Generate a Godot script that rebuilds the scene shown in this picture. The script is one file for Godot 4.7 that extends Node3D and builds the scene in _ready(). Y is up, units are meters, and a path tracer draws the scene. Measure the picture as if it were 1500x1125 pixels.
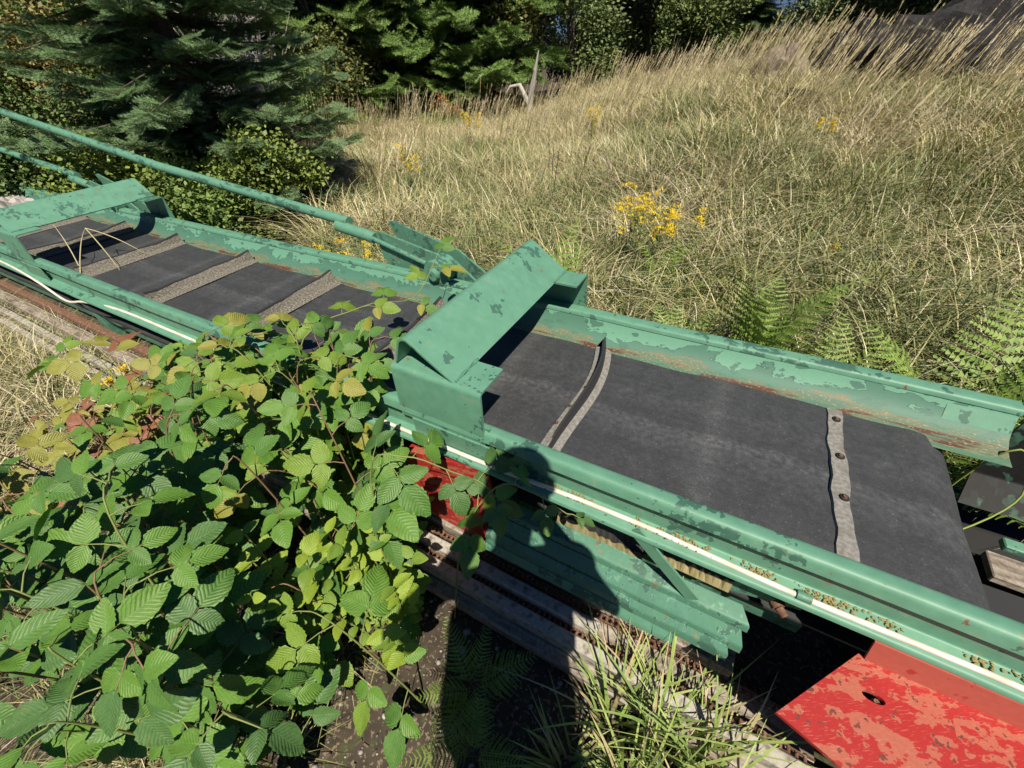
extends Node3D
# A green belt conveyor in a late-summer meadow, seen from chest height.

var rng := RandomNumberGenerator.new()
var M := {}                      # materials
var used := {}                   # names taken at top level
const SUN := Vector3(-0.41, -1.0, -0.51)

# ------------------------------------------------------------------ naming
func numbered(called):
	if not used.has(called):
		used[called] = 0
		return called
	used[called] += 1
	return "%s_%03d" % [called, used[called]]

func thing(called, label, category, at = Vector3.ZERO, group = ""):
	var o = Node3D.new()
	o.name = numbered(called)
	add_child(o)
	o.position = at
	o.set_meta("label", label)
	o.set_meta("category", category)
	if group: o.set_meta("group", group)
	return o

func part(called, mesh, mat, parent, at = Vector3.ZERO, basis = Basis()):
	var o = MeshInstance3D.new()
	o.name = called
	o.mesh = mesh
	o.material_override = mat
	o.transform = Transform3D(basis, at)
	parent.add_child(o, true)
	return o

func struct(called, mesh, mat):
	var o = part(numbered(called), mesh, mat, self)
	o.set_meta("kind", "structure")
	return o

# many copies of one mesh as one uncountable mass
func scatter(called, mesh, mat, xf, tints, parent, label = "", category = ""):
	var mm = MultiMesh.new()
	mm.transform_format = MultiMesh.TRANSFORM_3D
	mm.use_colors = tints.size() > 0
	mm.mesh = mesh
	mm.instance_count = xf.size()
	for i in xf.size():
		mm.set_instance_transform(i, xf[i])
		if tints.size() > 0: mm.set_instance_color(i, tints[i])
	var o = MultiMeshInstance3D.new()
	o.name = numbered(called) if parent == self else called
	o.multimesh = mm
	o.material_override = mat
	parent.add_child(o, true)
	o.set_meta("kind", "stuff")
	if label:
		o.set_meta("label", label)
		o.set_meta("category", category)
	return o

# ------------------------------------------------------------------ mesh helpers
# P collects triangles with explicit normals, uvs and colours
class P:
	var v := PackedVector3Array()
	var n := PackedVector3Array()
	var t := PackedVector2Array()
	var c := PackedColorArray()
	var col := Color.WHITE
	func tri(a, b, d, na = null, nb = null, nd = null, ua = Vector2.ZERO, ub = Vector2.ZERO, ud = Vector2.ZERO):
		if na == null:
			var f = (d - a).cross(b - a)
			if f.length_squared() < 1e-16: return
			f = f.normalized()
			na = f; nb = f; nd = f
		v.append(a); v.append(b); v.append(d)
		n.append(na); n.append(nb); n.append(nd)
		t.append(ua); t.append(ub); t.append(ud)
		c.append(col); c.append(col); c.append(col)
	# a b c d run clockwise seen from the front
	func quad(a, b, d, e, na = null, nb = null, nd = null, ne = null, ua = Vector2(0, 0), ub = Vector2(1, 0), ud = Vector2(1, 1), ue = Vector2(0, 1)):
		tri(a, b, d, na, nb, nd, ua, ub, ud)
		tri(a, d, e, na, nd, ne, ua, ud, ue)
	func done():
		var m = ArrayMesh.new()
		var a = []
		a.resize(Mesh.ARRAY_MAX)
		a[Mesh.ARRAY_VERTEX] = v
		a[Mesh.ARRAY_NORMAL] = n
		a[Mesh.ARRAY_TEX_UV] = t
		a[Mesh.ARRAY_COLOR] = c
		m.add_surface_from_arrays(Mesh.PRIMITIVE_TRIANGLES, a)
		return m
	# box with chamfered edges, centre c0, half size h, turned by b
	func box(c0, h, b = Basis(), ch = 0.003):
		ch = min(ch, min(h.x, min(h.y, h.z)) * 0.45)
		var pts = {}
		for sx in [-1, 1]:
			for sy in [-1, 1]:
				for sz in [-1, 1]:
					for ax in 3:
						var q = Vector3(sx * h.x, sy * h.y, sz * h.z)
						for k in 3:
							if k != ax: q[k] -= sign(q[k]) * ch
						pts[[sx, sy, sz, ax]] = c0 + b * q
		var face = func(list):
			var mid = Vector3.ZERO
			for q in list: mid += q
			mid /= list.size()
			var f = (list[2] - list[0]).cross(list[1] - list[0])
			if f.dot(mid - c0) < 0: list.reverse()
			for i in range(1, list.size() - 1): tri(list[0], list[i], list[i + 1])
		for ax in 3:
			var u = (ax + 1) % 3
			var w = (ax + 2) % 3
			for s in [-1, 1]:
				var l = []
				for q in [[-1, -1], [1, -1], [1, 1], [-1, 1]]:
					var k = [0, 0, 0, ax]
					k[ax] = s; k[u] = q[0]; k[w] = q[1]
					l.append(pts[k])
				face.call(l)
			for su in [-1, 1]:
				for sw in [-1, 1]:
					var l2 = []
					for q in [[-1, u], [1, u], [1, w], [-1, w]]:
						var k2 = [0, 0, 0, q[1]]
						k2[ax] = q[0]; k2[u] = su; k2[w] = sw
						l2.append(pts[k2])
					face.call(l2)
		for sx in [-1, 1]:
			for sy in [-1, 1]:
				for sz in [-1, 1]:
					face.call([pts[[sx, sy, sz, 0]], pts[[sx, sy, sz, 1]], pts[[sx, sy, sz, 2]]])
	# tube through points with radii
	func tube(path, rad, sides = 8, capped = true):
		var rings = []
		var nn = path.size()
		var up = Vector3(0.13, 0.98, 0.11)
		for i in nn:
			var d = (path[min(i + 1, nn - 1)] - path[max(i - 1, 0)]).normalized()
			var a = up - d * up.dot(d)
			if a.length() < 0.05: a = Vector3.RIGHT - d * d.x
			a = a.normalized()
			up = a
			var b = d.cross(a)
			var r = rad[i] if rad is Array or rad is PackedFloat32Array else rad
			var ring = []
			for k in sides:
				var an = TAU * k / sides
				var o = a * cos(an) + b * sin(an)
				ring.append([path[i] + o * r, o, d])
			rings.append(ring)
		var run = 0.0
		for i in nn - 1:
			var l = path[i].distance_to(path[i + 1])
			for k in sides:
				var k2 = (k + 1) % sides
				var A = rings[i][k]; var B = rings[i + 1][k]; var C = rings[i + 1][k2]; var D = rings[i][k2]
				var u0 = float(k) / sides; var u1 = float(k + 1) / sides
				quad(A[0], B[0], C[0], D[0], A[1], B[1], C[1], D[1], Vector2(run, u0), Vector2(run + l, u0), Vector2(run + l, u1), Vector2(run, u1))
			run += l
		if capped:
			for k in range(1, sides - 1):
				tri(rings[0][0][0], rings[0][k][0], rings[0][k + 1][0])
				tri(rings[nn - 1][0][0], rings[nn - 1][k + 1][0], rings[nn - 1][k][0])
	# closed polygon in (z, y) swept along x; xs are the stations, wob the waviness; x0f/x1f shift the ends
	func sweep(poly, xs, wob = 0.0, noise = null, smooth_deg = 50.0, end0 = null, end1 = null):
		var np = poly.size()
		if Geometry2D.is_polygon_clockwise(poly):
			var q = Array(poly); q.reverse(); poly = PackedVector2Array(q)
		# with (z, y) axes and counter-clockwise order the outward normal is (dy, -dz)
		var en = []
		for i in np:
			var d = poly[(i + 1) % np] - poly[i]
			en.append(Vector2(d.y, -d.x).normalized())
		var vn = []
		for i in np:
			var a = en[(i + np - 1) % np]; var b = en[i]
			if rad_to_deg(a.angle_to(b)) > -smooth_deg and rad_to_deg(a.angle_to(b)) < smooth_deg:
				var s = (a + b).normalized()
				vn.append([s, s])
			else: vn.append([a, b])
		var at = func(i, x, k):
			var xx = x
			if k == 0 and end0: xx += end0.call(poly[i])
			if k == xs.size() - 1 and end1: xx += end1.call(poly[i])
			var oy = 0.0; var oz = 0.0
			if wob > 0.0:
				oy = noise.get_noise_2d(x * 40.0, 7.0 + poly[i].y * 60.0) * wob
				oz = noise.get_noise_2d(x * 40.0, 91.0 + poly[i].y * 60.0) * wob
			return Vector3(xx, poly[i].y + oy, poly[i].x + oz)
		var acc = [0.0]
		for i in np: acc.append(acc[i] + poly[i].distance_to(poly[(i + 1) % np]))
		for k in xs.size() - 1:
			for i in np:
				var j = (i + 1) % np
				var a = at.call(i, xs[k], k); var b = at.call(j, xs[k], k)
				var c2 = at.call(j, xs[k + 1], k + 1); var d2 = at.call(i, xs[k + 1], k + 1)
				var n0 = Vector3(0, vn[i][1].y, vn[i][1].x); var n1 = Vector3(0, vn[j][0].y, vn[j][0].x)
				var g = (c2 - a).cross(b - a)
				if g.dot(n0 + n1) >= 0: quad(a, b, c2, d2, n0, n1, n1, n0, Vector2(xs[k], acc[i]), Vector2(xs[k], acc[i + 1]), Vector2(xs[k + 1], acc[i + 1]), Vector2(xs[k + 1], acc[i]))
				else: quad(a, d2, c2, b, n0, n0, n1, n1, Vector2(xs[k], acc[i]), Vector2(xs[k + 1], acc[i]), Vector2(xs[k + 1], acc[i + 1]), Vector2(xs[k], acc[i + 1]))
		var ids = Geometry2D.triangulate_polygon(poly)
		for e in 2:
			var k = 0 if e == 0 else xs.size() - 1
			var want = Vector3(-1 if e == 0 else 1, 0, 0)
			for q in range(0, ids.size(), 3):
				var a = at.call(ids[q], xs[k], k); var b = at.call(ids[q + 1], xs[k], k); var c2 = at.call(ids[q + 2], xs[k], k)
				if (c2 - a).cross(b - a).dot(want) > 0: tri(a, b, c2)
				else: tri(a, c2, b)

# an open polyline in (z, y) given thickness, corners rounded
func sheet(pts, th, r = 0.006):
	var line = []
	for i in pts.size():
		if i == 0 or i == pts.size() - 1:
			line.append(pts[i]); continue
		var a = (pts[i - 1] - pts[i]); var b = (pts[i + 1] - pts[i])
		var rr = min(r, min(a.length(), b.length()) * 0.45)
		var p0 = pts[i] + a.normalized() * rr; var p1 = pts[i] + b.normalized() * rr
		for k in 4:
			var t = k / 3.0
			line.append(p0.lerp(pts[i], t).lerp(pts[i].lerp(p1, t), t))
	var out = PackedVector2Array(); var back = []
	for i in line.size():
		var d = (line[min(i + 1, line.size() - 1)] - line[max(i - 1, 0)]).normalized()
		var nn = Vector2(-d.y, d.x)
		out.append(line[i] + nn * th * 0.5)
		back.append(line[i] - nn * th * 0.5)
	back.reverse()
	for q in back: out.append(q)
	return out

func stations(a, b, step):
	var n = max(1, int(ceil((b - a) / step)))
	var r = []
	for i in n + 1: r.append(a + (b - a) * i / n)
	return r

# ------------------------------------------------------------------ materials
func noise_bytes(w, h, freq, seed_, oct = 4, type = FastNoiseLite.TYPE_SIMPLEX_SMOOTH, seamless = true):
	var f = FastNoiseLite.new()
	f.seed = seed_; f.frequency = freq; f.fractal_octaves = oct; f.noise_type = type
	f.fractal_type = FastNoiseLite.FRACTAL_FBM
	var im = f.get_seamless_image(w, h) if seamless else f.get_image(w, h)
	im.convert(Image.FORMAT_L8)
	return im.get_data()

func tex_of(w, h, fn):
	var d = PackedByteArray()
	d.resize(w * h * 3)
	var k = 0
	for y in h:
		for x in w:
			var c: Color = fn.call(x, y, y * w + x)
			d[k] = int(clampf(c.r, 0, 1) * 255.0); d[k + 1] = int(clampf(c.g, 0, 1) * 255.0); d[k + 2] = int(clampf(c.b, 0, 1) * 255.0)
			k += 3
	var im = Image.create_from_data(w, h, false, Image.FORMAT_RGB8, d)
	im.generate_mipmaps()
	return ImageTexture.create_from_image(im)

func normal_from(w, h, bytes, strength):
	var im = Image.create_from_data(w, h, false, Image.FORMAT_L8, bytes)
	im.convert(Image.FORMAT_RGBA8)
	im.bump_map_to_normal_map(strength)
	im.generate_mipmaps()
	return ImageTexture.create_from_image(im)

func srgb(r, g, b): return Color(r, g, b).linear_to_srgb()

func mat(col, rough = 0.7, metal = 0.0):
	var m = StandardMaterial3D.new()
	m.albedo_color = col
	m.roughness = rough
	m.metallic = metal
	m.cull_mode = BaseMaterial3D.CULL_DISABLED
	return m

func tri_mat(tex, scale, rough, nrm = null, nscale = 0.5, offset = Vector3.ZERO):
	var m = mat(Color.WHITE, rough)
	m.albedo_texture = tex
	m.uv1_triplanar = true
	m.uv1_world_triplanar = true
	m.uv1_triplanar_sharpness = 6.0
	m.uv1_scale = Vector3.ONE * scale
	m.uv1_offset = offset
	if nrm:
		m.normal_enabled = true
		m.normal_texture = nrm
		m.normal_scale = nscale
	return m

func plant_mat(rough = 0.6, light = 0.35):
	var m = mat(Color.WHITE, rough)
	m.vertex_color_use_as_albedo = true
	if light > 0:
		m.backlight_enabled = true
		m.backlight = Color(light, light, light * 0.5)
	return m

func make_materials():
	var W = 1024
	var n1 = noise_bytes(W, W, 0.019, 11, 5)
	var n2 = noise_bytes(W, W, 0.004, 12, 3)
	var n3 = noise_bytes(W, W, 0.06, 13, 3)
	var n4 = noise_bytes(W, W, 0.02, 14, 4)
	# green enamel: a lighter top coat flaked off in patches down to an older darker green
	var top = srgb(0.122, 0.315, 0.213); var old = srgb(0.062, 0.168, 0.122); var dirt = srgb(0.30, 0.27, 0.16); var rust = srgb(0.16, 0.055, 0.03); var pale = srgb(0.25, 0.45, 0.34)
	var green = func(x, y, i):
		var a = n1[i] / 255.0; var b = n2[i] / 255.0; var c = n3[i] / 255.0; var d = n4[i] / 255.0
		var col = top.lerp(top.lightened(0.07), c).lerp(top.darkened(0.10), d * 0.8)
		var e = a * 0.58 + c * 0.42 + (b - 0.5) * 0.85
		if e > 0.675: col = old.lerp(old.darkened(0.12), c)
		elif e > 0.662: col = pale.lerp(top, 0.5)
		if d * 0.7 + c * 0.3 > 0.77 and b < 0.40: col = rust.lerp(dirt, a)
		if d < 0.21 and c > 0.5: col = col.lerp(dirt, 0.4)
		return col
	var nm = normal_from(W, W, n1, 2.0)
	M.green = tri_mat(tex_of(W, W, green), 0.75, 0.5, nm, 0.2)
	# the same enamel where it is more worn and stained by run-off
	var worn = func(x, y, i):
		var a = n1[i] / 255.0; var b = n2[i] / 255.0; var c = n3[i] / 255.0; var d = n4[i] / 255.0
		var col = top.lerp(old, 0.55).lerp(top, c * 0.5)
		if a * 0.7 + c * 0.3 + (b - 0.5) * 0.6 > 0.60: col = old.lerp(old.darkened(0.15), c)
		elif a * 0.7 + c * 0.3 + (b - 0.5) * 0.6 > 0.585: col = pale
		if d * 0.75 + c * 0.25 > 0.755: col = dirt.lerp(rust, clampf(a * 1.5 - 0.4, 0, 1) * 0.8).lerp(old, 0.25)
		if d < 0.3 and c > 0.55: col = col.lerp(pale, 0.5)
		return col
	M.green_worn = tri_mat(tex_of(W, W, worn), 0.9, 0.55, nm, 0.25, Vector3(0.3, 0.1, 0.7))
	# inside of the far rail: v runs down the wall; a strip of grit and rust lies along its foot
	var RW = 2048; var RH = 256
	var r1 = noise_bytes(RW, RH, 0.011, 31, 5, FastNoiseLite.TYPE_SIMPLEX_SMOOTH, false)
	var r2 = noise_bytes(RW, RH, 0.003, 32, 3, FastNoiseLite.TYPE_SIMPLEX_SMOOTH, false)
	var r3 = noise_bytes(RW, RH, 0.09, 33, 2, FastNoiseLite.TYPE_SIMPLEX_SMOOTH, false)
	var silt = srgb(0.19, 0.17, 0.095); var rust2 = srgb(0.095, 0.038, 0.024); var sand = srgb(0.36, 0.30, 0.17); var moss = srgb(0.12, 0.20, 0.10)
	var trough = func(x, y, i):
		var v = y / float(RH); var a = r1[i] / 255.0; var b = r2[i] / 255.0; var c = r3[i] / 255.0
		var col = top.lerp(top.lightened(0.06), c)
		var edge = 0.20 + (b - 0.5) * 0.5 + (a - 0.5) * 0.5
		if v > edge: col = old.lerp(top, 0.15 + 0.1 * c)
		if absf(v - edge) < 0.012: col = old.darkened(0.2)
		if a > 0.70 and v < 0.6: col = old
		var band = 0.46 + (b - 0.5) * 0.30 + (a - 0.5) * 0.15 + (c - 0.5) * 0.10
		var q4 = y * RW + (x / 3) % RW
		var e1 = r1[(y * 2 % RH) * RW + (x / 2)] / 255.0; var e3 = r3[q4] / 255.0
		if v > band:
			col = old.lerp(silt, clampf(0.55 + (e1 - 0.5) * 1.4 + (c - 0.5) * 0.5, 0, 1))
			var rr = 1.0 - absf(v - 0.68 - (b - 0.5) * 0.2) / 0.15 + (e1 - 0.5) * 2.2 + (b - 0.55) * 2.0
			if rr > 0.6: col = col.lerp(rust2, clampf((rr - 0.6) * 1.8, 0, 1))
			if c > 0.70 and e3 > 0.45: col = col.lerp(sand, 0.7)
		if v > 0.88 + (a - 0.5) * 0.12: col = moss.lerp(old, c).lerp(sand, clampf(e1 * 1.6 - 0.75, 0, 1))
		return col
	M.trough = mat(Color.WHITE, 0.6)
	M.trough.albedo_texture = tex_of(RW, RH, trough)
	M.trough.normal_enabled = true
	M.trough.normal_texture = normal_from(RW, RH, r1, 2.0)
	M.trough.normal_scale = 0.25
	# rubber belt: u along (0.72 m a repeat between cleats), v across; scuffed pale along the middle and by the cleats
	var BW = 1024; var BH = 768
	var b1 = noise_bytes(BW, BH, 0.01, 41, 4); var b2 = noise_bytes(BW, BH, 0.10, 42, 3); var b3 = noise_bytes(BW, BH, 0.03, 43, 4)
	var rub = srgb(0.034, 0.037, 0.041); var scuff = srgb(0.24, 0.25, 0.26)
	var belt = func(x, y, i):
		var u = x / float(BW); var v = y / float(BH); var a = b1[i] / 255.0; var b = b2[i] / 255.0; var c = b3[i] / 255.0
		var s = 0.05 + 0.14 * (a - 0.3) + 0.18 * (b - 0.5) + 0.14 * (c - 0.4)
		s += 0.16 * exp(-pow((absf(u - 0.5) - 0.5) / 0.05, 2.0)) * (0.4 + b)
		if b > 0.83 and c > 0.55: s += 0.5
		var vv = v + (a - 0.5) * 0.03 + 0.02 * sin(u * TAU)
		var st = b2[((y * 3) % BH) * BW + (x / 24) % BW] / 255.0
		for ln in [[0.50, 0.022, 0.20], [0.535, 0.010, 0.13], [0.47, 0.009, 0.11], [0.56, 0.03, 0.10], [0.62, 0.05, 0.06], [0.30, 0.06, 0.06]]:
			s += ln[2] * exp(-pow((vv - ln[0]) / ln[1], 2.0)) * (0.35 + 1.0 * clampf(c * 1.6 - 0.3, 0, 1))
		s += 0.10 * (b3[(y * BW) + (x / 40) % BW] / 255.0 - 0.45)
		s += 0.05 * (st - 0.5)
		return rub.lerp(scuff, clampf(s, 0, 1))
	M.belt = mat(Color.WHITE, 0.62)
	M.belt.albedo_texture = tex_of(BW, BH, belt)
	M.belt.normal_enabled = true
	M.belt.normal_texture = normal_from(BW, BH, b2, 1.2)
	M.belt.normal_scale = 0.25
	# greyed dusty rubber of cleats and splice strips
	var strip = func(x, y, i):
		var q = (y * 2 % BH) * BW + (x * 2) % BW
		var a = b1[q] / 255.0; var b = b2[q] / 255.0; var c = b3[q] / 255.0
		return srgb(0.16, 0.158, 0.15).lerp(srgb(0.30, 0.295, 0.275), clampf(c * 1.3 - 0.15 + (b - 0.5) * 0.16, 0, 1)).lerp(srgb(0.09, 0.09, 0.085), clampf(a * 2.0 - 1.15, 0, 1)).lerp(srgb(0.30, 0.26, 0.17), clampf(a - 0.55, 0, 1))
	M.strip = tri_mat(tex_of(512, 512, strip), 2.2, 0.85)
	M.cleat = tri_mat(tex_of(512, 512, func(x, y, i):
		var q = (y * 2 % BH) * BW + (x * 2) % BW
		return srgb(0.075, 0.072, 0.064).lerp(srgb(0.27, 0.25, 0.20), clampf(b3[q] / 255.0 * 1.6 - 0.3 + (b2[q] / 255.0 - 0.5) * 0.7, 0, 1))), 3.0, 0.9)
	M.rubber = mat(srgb(0.03, 0.032, 0.034), 0.7)
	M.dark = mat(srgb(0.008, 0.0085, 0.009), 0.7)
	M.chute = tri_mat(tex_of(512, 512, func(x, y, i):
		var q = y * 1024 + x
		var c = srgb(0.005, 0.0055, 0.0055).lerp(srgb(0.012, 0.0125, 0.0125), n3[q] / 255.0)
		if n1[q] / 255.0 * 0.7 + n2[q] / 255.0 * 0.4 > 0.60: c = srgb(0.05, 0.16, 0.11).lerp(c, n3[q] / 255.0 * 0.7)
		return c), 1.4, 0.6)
	M.rustmetal = tri_mat(tex_of(512, 512, func(x, y, i):
		var q = y * 1024 + x
		return srgb(0.10, 0.05, 0.032).lerp(srgb(0.24, 0.12, 0.07), n3[q] / 255.0).lerp(srgb(0.30, 0.24, 0.18), clampf(n4[q] / 255.0 * 2.0 - 1.05, 0, 1))), 3.0, 0.85, null)
	# red enamel chalked to salmon
	var red = func(x, y, i):
		var q = y * 1024 + x
		var a = n1[((y + x / 3) % 1024) * 1024 + ((x - y / 3 + 1024) / 4) % 1024] / 255.0; var c = n3[q] / 255.0; var d = n4[q] / 255.0; var b = n2[q] / 255.0
		var col = srgb(0.42, 0.020, 0.020).lerp(srgb(0.35, 0.026, 0.022), c)
		var e = a * 0.6 + d * 0.4 + (b - 0.5) * 0.5 + (c - 0.5) * 0.15
		if e > 0.535: col = srgb(0.45, 0.135, 0.085).lerp(srgb(0.40, 0.105, 0.07), c)
		if d > 0.80: col = srgb(0.16, 0.045, 0.035)
		# fine scratches
		var s = n3[((y * 3 + x * 2) % 1024) * 1024 + ((x + y * 9) / 14) % 1024] / 255.0
		if s > 0.74: col = col.lerp(srgb(0.55, 0.22, 0.15), 0.6)
		return col
	M.red = tri_mat(tex_of(1024, 1024, red), 1.6, 0.5, nm, 0.15)
	M.salmon = tri_mat(tex_of(512, 512, func(x, y, i):
		var q = y * 1024 + x
		var col = srgb(0.50, 0.125, 0.09).lerp(srgb(0.44, 0.10, 0.075), n3[q] / 255.0)
		if n4[q] / 255.0 * 0.8 + n3[q] / 255.0 * 0.2 > 0.72: col = srgb(0.40, 0.04, 0.035)
		return col), 1.6, 0.6)
	# weathered wood, grain along x
	var g1 = noise_bytes(512, 512, 0.03, 51, 4)
	var wood = func(x, y, i):
		var q = (y % 512) * 512 + (x / 12) % 512
		var a = g1[q] / 255.0; var c = n3[(y % 1024) * 1024 + x] / 255.0; var b = n4[y * 1024 + x] / 255.0
		return srgb(0.16, 0.13, 0.10).lerp(srgb(0.44, 0.40, 0.34), clampf(a * 1.5 - 0.2 + (c - 0.5) * 0.5, 0, 1)).lerp(srgb(0.10, 0.075, 0.05), clampf(b * 1.6 - 0.95, 0, 1))
	M.wood = tri_mat(tex_of(512, 512, wood), 2.5, 0.85)
	M.plastic = tri_mat(tex_of(512, 512, func(x, y, i):
		var q = y * 1024 + x
		return srgb(0.52, 0.50, 0.45).lerp(srgb(0.36, 0.34, 0.29), n3[q] / 255.0).lerp(srgb(0.14, 0.12, 0.09), clampf(n4[q] / 255.0 * 2.4 - 1.35, 0, 1))), 2.5, 0.7)
	M.conduit = tri_mat(tex_of(256, 256, func(x, y, i):
		var q = y * 1024 + x
		return srgb(0.78, 0.75, 0.68).lerp(srgb(0.60, 0.54, 0.42), clampf(n4[q] / 255.0 * 1.8 - 0.75, 0, 1))), 3.0, 0.45)
	M.green_pipe = M.green
	# soil, with chips and litter
	var soil = func(x, y, i):
		var a = n1[i] / 255.0; var c = n3[i] / 255.0; var d = n4[i] / 255.0
		var col = srgb(0.035, 0.028, 0.02).lerp(srgb(0.085, 0.066, 0.045), a)
		if c > 0.66: col = srgb(0.20, 0.16, 0.11)
		if d > 0.66: col = col.lerp(srgb(0.06, 0.075, 0.03), 0.7)
		return col
	M.soil = tri_mat(tex_of(1024, 1024, soil), 0.8, 0.95, nm, 0.6)
	M.bark = tri_mat(tex_of(256, 256, func(x, y, i):
		var q = (y * 1) * 1024 + x
		return srgb(0.05, 0.04, 0.032).lerp(srgb(0.17, 0.14, 0.115), n3[q] / 255.0 * 1.2 - 0.1)), 2.0, 0.95)
	M.grey_wood = mat(srgb(0.48, 0.46, 0.43), 0.9)
	M.rock = tri_mat(tex_of(1024, 1024, func(x, y, i):
		return srgb(0.009, 0.009, 0.011).lerp(srgb(0.036, 0.035, 0.036), clampf(n1[i] / 255.0 * 1.3 - 0.2, 0, 1)).lerp(srgb(0.14, 0.13, 0.12), clampf(n3[i] / 255.0 * 2.6 - 1.6, 0, 1))), 0.9, 0.9, nm, 1.0)
	M.tan_rock = tri_mat(tex_of(512, 512, func(x, y, i):
		var q = y * 1024 + x
		return srgb(0.14, 0.11, 0.08).lerp(srgb(0.30, 0.26, 0.20), n1[q] / 255.0).lerp(srgb(0.40, 0.38, 0.33), clampf(n3[q] / 255.0 * 2.6 - 1.6, 0, 1))), 1.0, 0.95)
	# leaf blade: pleated between side veins
	var LW = 256
	var lh = PackedByteArray(); lh.resize(LW * LW)
	for y in LW:
		for x in LW:
			var u = x / float(LW); var v = y / float(LW)
			var s = (v - absf(u - 0.5) * 0.62) * 10.0
			var fr = s - floor(s)
			var pleat = 0.5 - 0.5 * cos(fr * TAU)
			var mid = clampf(absf(u - 0.5) / 0.02, 0, 1)
			lh[y * LW + x] = int(clampf(0.15 + 0.7 * pow(pleat, 0.6) * (0.3 + 0.7 * mid) + (n3[y * 1024 + x] / 255.0 - 0.5) * 0.12, 0, 1) * 255)
	var leaf = func(x, y, i):
		var u = x / float(LW); var v = y / float(LW)
		var s = (v - absf(u - 0.5) * 0.62) * 10.0
		var fr = absf(s - round(s))
		var vein = clampf(1.0 - fr / 0.07, 0, 1) * 0.55
		vein = max(vein, clampf(1.0 - absf(u - 0.5) / 0.014, 0, 1) * 0.8)
		var a = n4[y * 1024 + x] / 255.0; var c = n3[y * 1024 + x] / 255.0
		var col = Color(0.80, 0.86, 0.80).lerp(Color(1.0, 0.98, 0.92), a * 0.8 + c * 0.3)
		if a > 0.74 and c > 0.5: col = Color(0.95, 0.80, 0.45)
		return col.lerp(Color(1.30, 1.2, 1.25).clamp(), vein * 0.75)
	var lt = tex_of(LW, LW, leaf)
	var lnm = normal_from(LW, LW, lh, 6.0)
	M.leaves = []
	for c in [[0.085, 0.215, 0.030], [0.065, 0.175, 0.032], [0.125, 0.245, 0.030], [0.055, 0.145, 0.036], [0.19, 0.235, 0.04], [0.20, 0.105, 0.05], [0.20, 0.34, 0.035]]:
		var m = mat(srgb(c[0] * 1.75, c[1] * 1.42, c[2] * 1.9), 0.5)
		m.albedo_texture = lt
		m.normal_enabled = true
		m.normal_texture = lnm
		m.normal_scale = 0.7
		m.backlight_enabled = true
		m.backlight = srgb(c[0] * 1.6, c[1] * 1.3, c[2] * 0.5)
		M.leaves.append(m)
	M.cane = mat(srgb(0.24, 0.15, 0.085), 0.6)
	M.cane_green = mat(srgb(0.22, 0.26, 0.08), 0.6)
	M.plant = plant_mat(0.6, 0.30)
	M.grass = plant_mat(0.65, 0.30)
	M.needle = plant_mat(0.55, 0.0)
	M.vcol = mat(Color.WHITE, 0.7)
	M.vcol.vertex_color_use_as_albedo = true
	M.sheet = mat(srgb(0.42, 0.40, 0.38), 0.45)
	M.black = mat(srgb(0.02, 0.02, 0.022), 0.3)

# ------------------------------------------------------------------ terrain
var tn := FastNoiseLite.new()
func ground_at(x, z):
	var r = sqrt(x * x + z * z)
	var az = rad_to_deg(atan2(x, -z))
	var y = 0.02
	if z < -1.2 or r > 6.0:
		var rise = 0.62 * smoothstep(2.5, 9.0, r) * smoothstep(-27.0, 2.0, az) * (1.0 - smoothstep(70.0, 120.0, az))
		y += rise
		y -= 0.38 * smoothstep(5.0, 15.0, r) * smoothstep(-14.0, -32.0, az)
		y += tn.get_noise_2d(x, z) * 0.16 * smoothstep(2.5, 5.0, r)
	y += tn.get_noise_2d(x * 6.0, z * 6.0) * 0.02
	# the bank the photographer stands on
	var b = Vector2(x - 0.25, z - 0.55).length()
	y += 0.13 * (1.0 - smoothstep(0.25, 0.75, b))
	return y

func build_ground():
	tn.seed = 5; tn.frequency = 0.22; tn.fractal_octaves = 3
	var p = P.new()
	var rings = [0.0]
	var r = 0.12
	while r < 900.0:
		rings.append(r)
		r = r * 1.13 + 0.03
	var seg = 96
	var pos = func(i, k):
		var a = TAU * k / seg
		var x = cos(a) * rings[i]; var z = sin(a) * rings[i]
		return Vector3(x, ground_at(x, z), z)
	var nor = func(q):
		var e = 0.05
		return Vector3(ground_at(q.x - e, q.z) - ground_at(q.x + e, q.z), 2 * e, ground_at(q.x, q.z - e) - ground_at(q.x, q.z + e)).normalized()
	for i in rings.size() - 1:
		for k in seg:
			var a = pos.call(i, k); var b = pos.call(i, k + 1); var c = pos.call(i + 1, k + 1); var d = pos.call(i + 1, k)
			if i > 0: p.tri(a, c, b, nor.call(a), nor.call(c), nor.call(b))
			p.tri(a, d, c, nor.call(a), nor.call(d), nor.call(c))
	struct("ground", p.done(), M.soil)

# ------------------------------------------------------------------ conveyor
var fn := FastNoiseLite.new()

func V(z, y): return Vector2(z, y)

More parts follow.
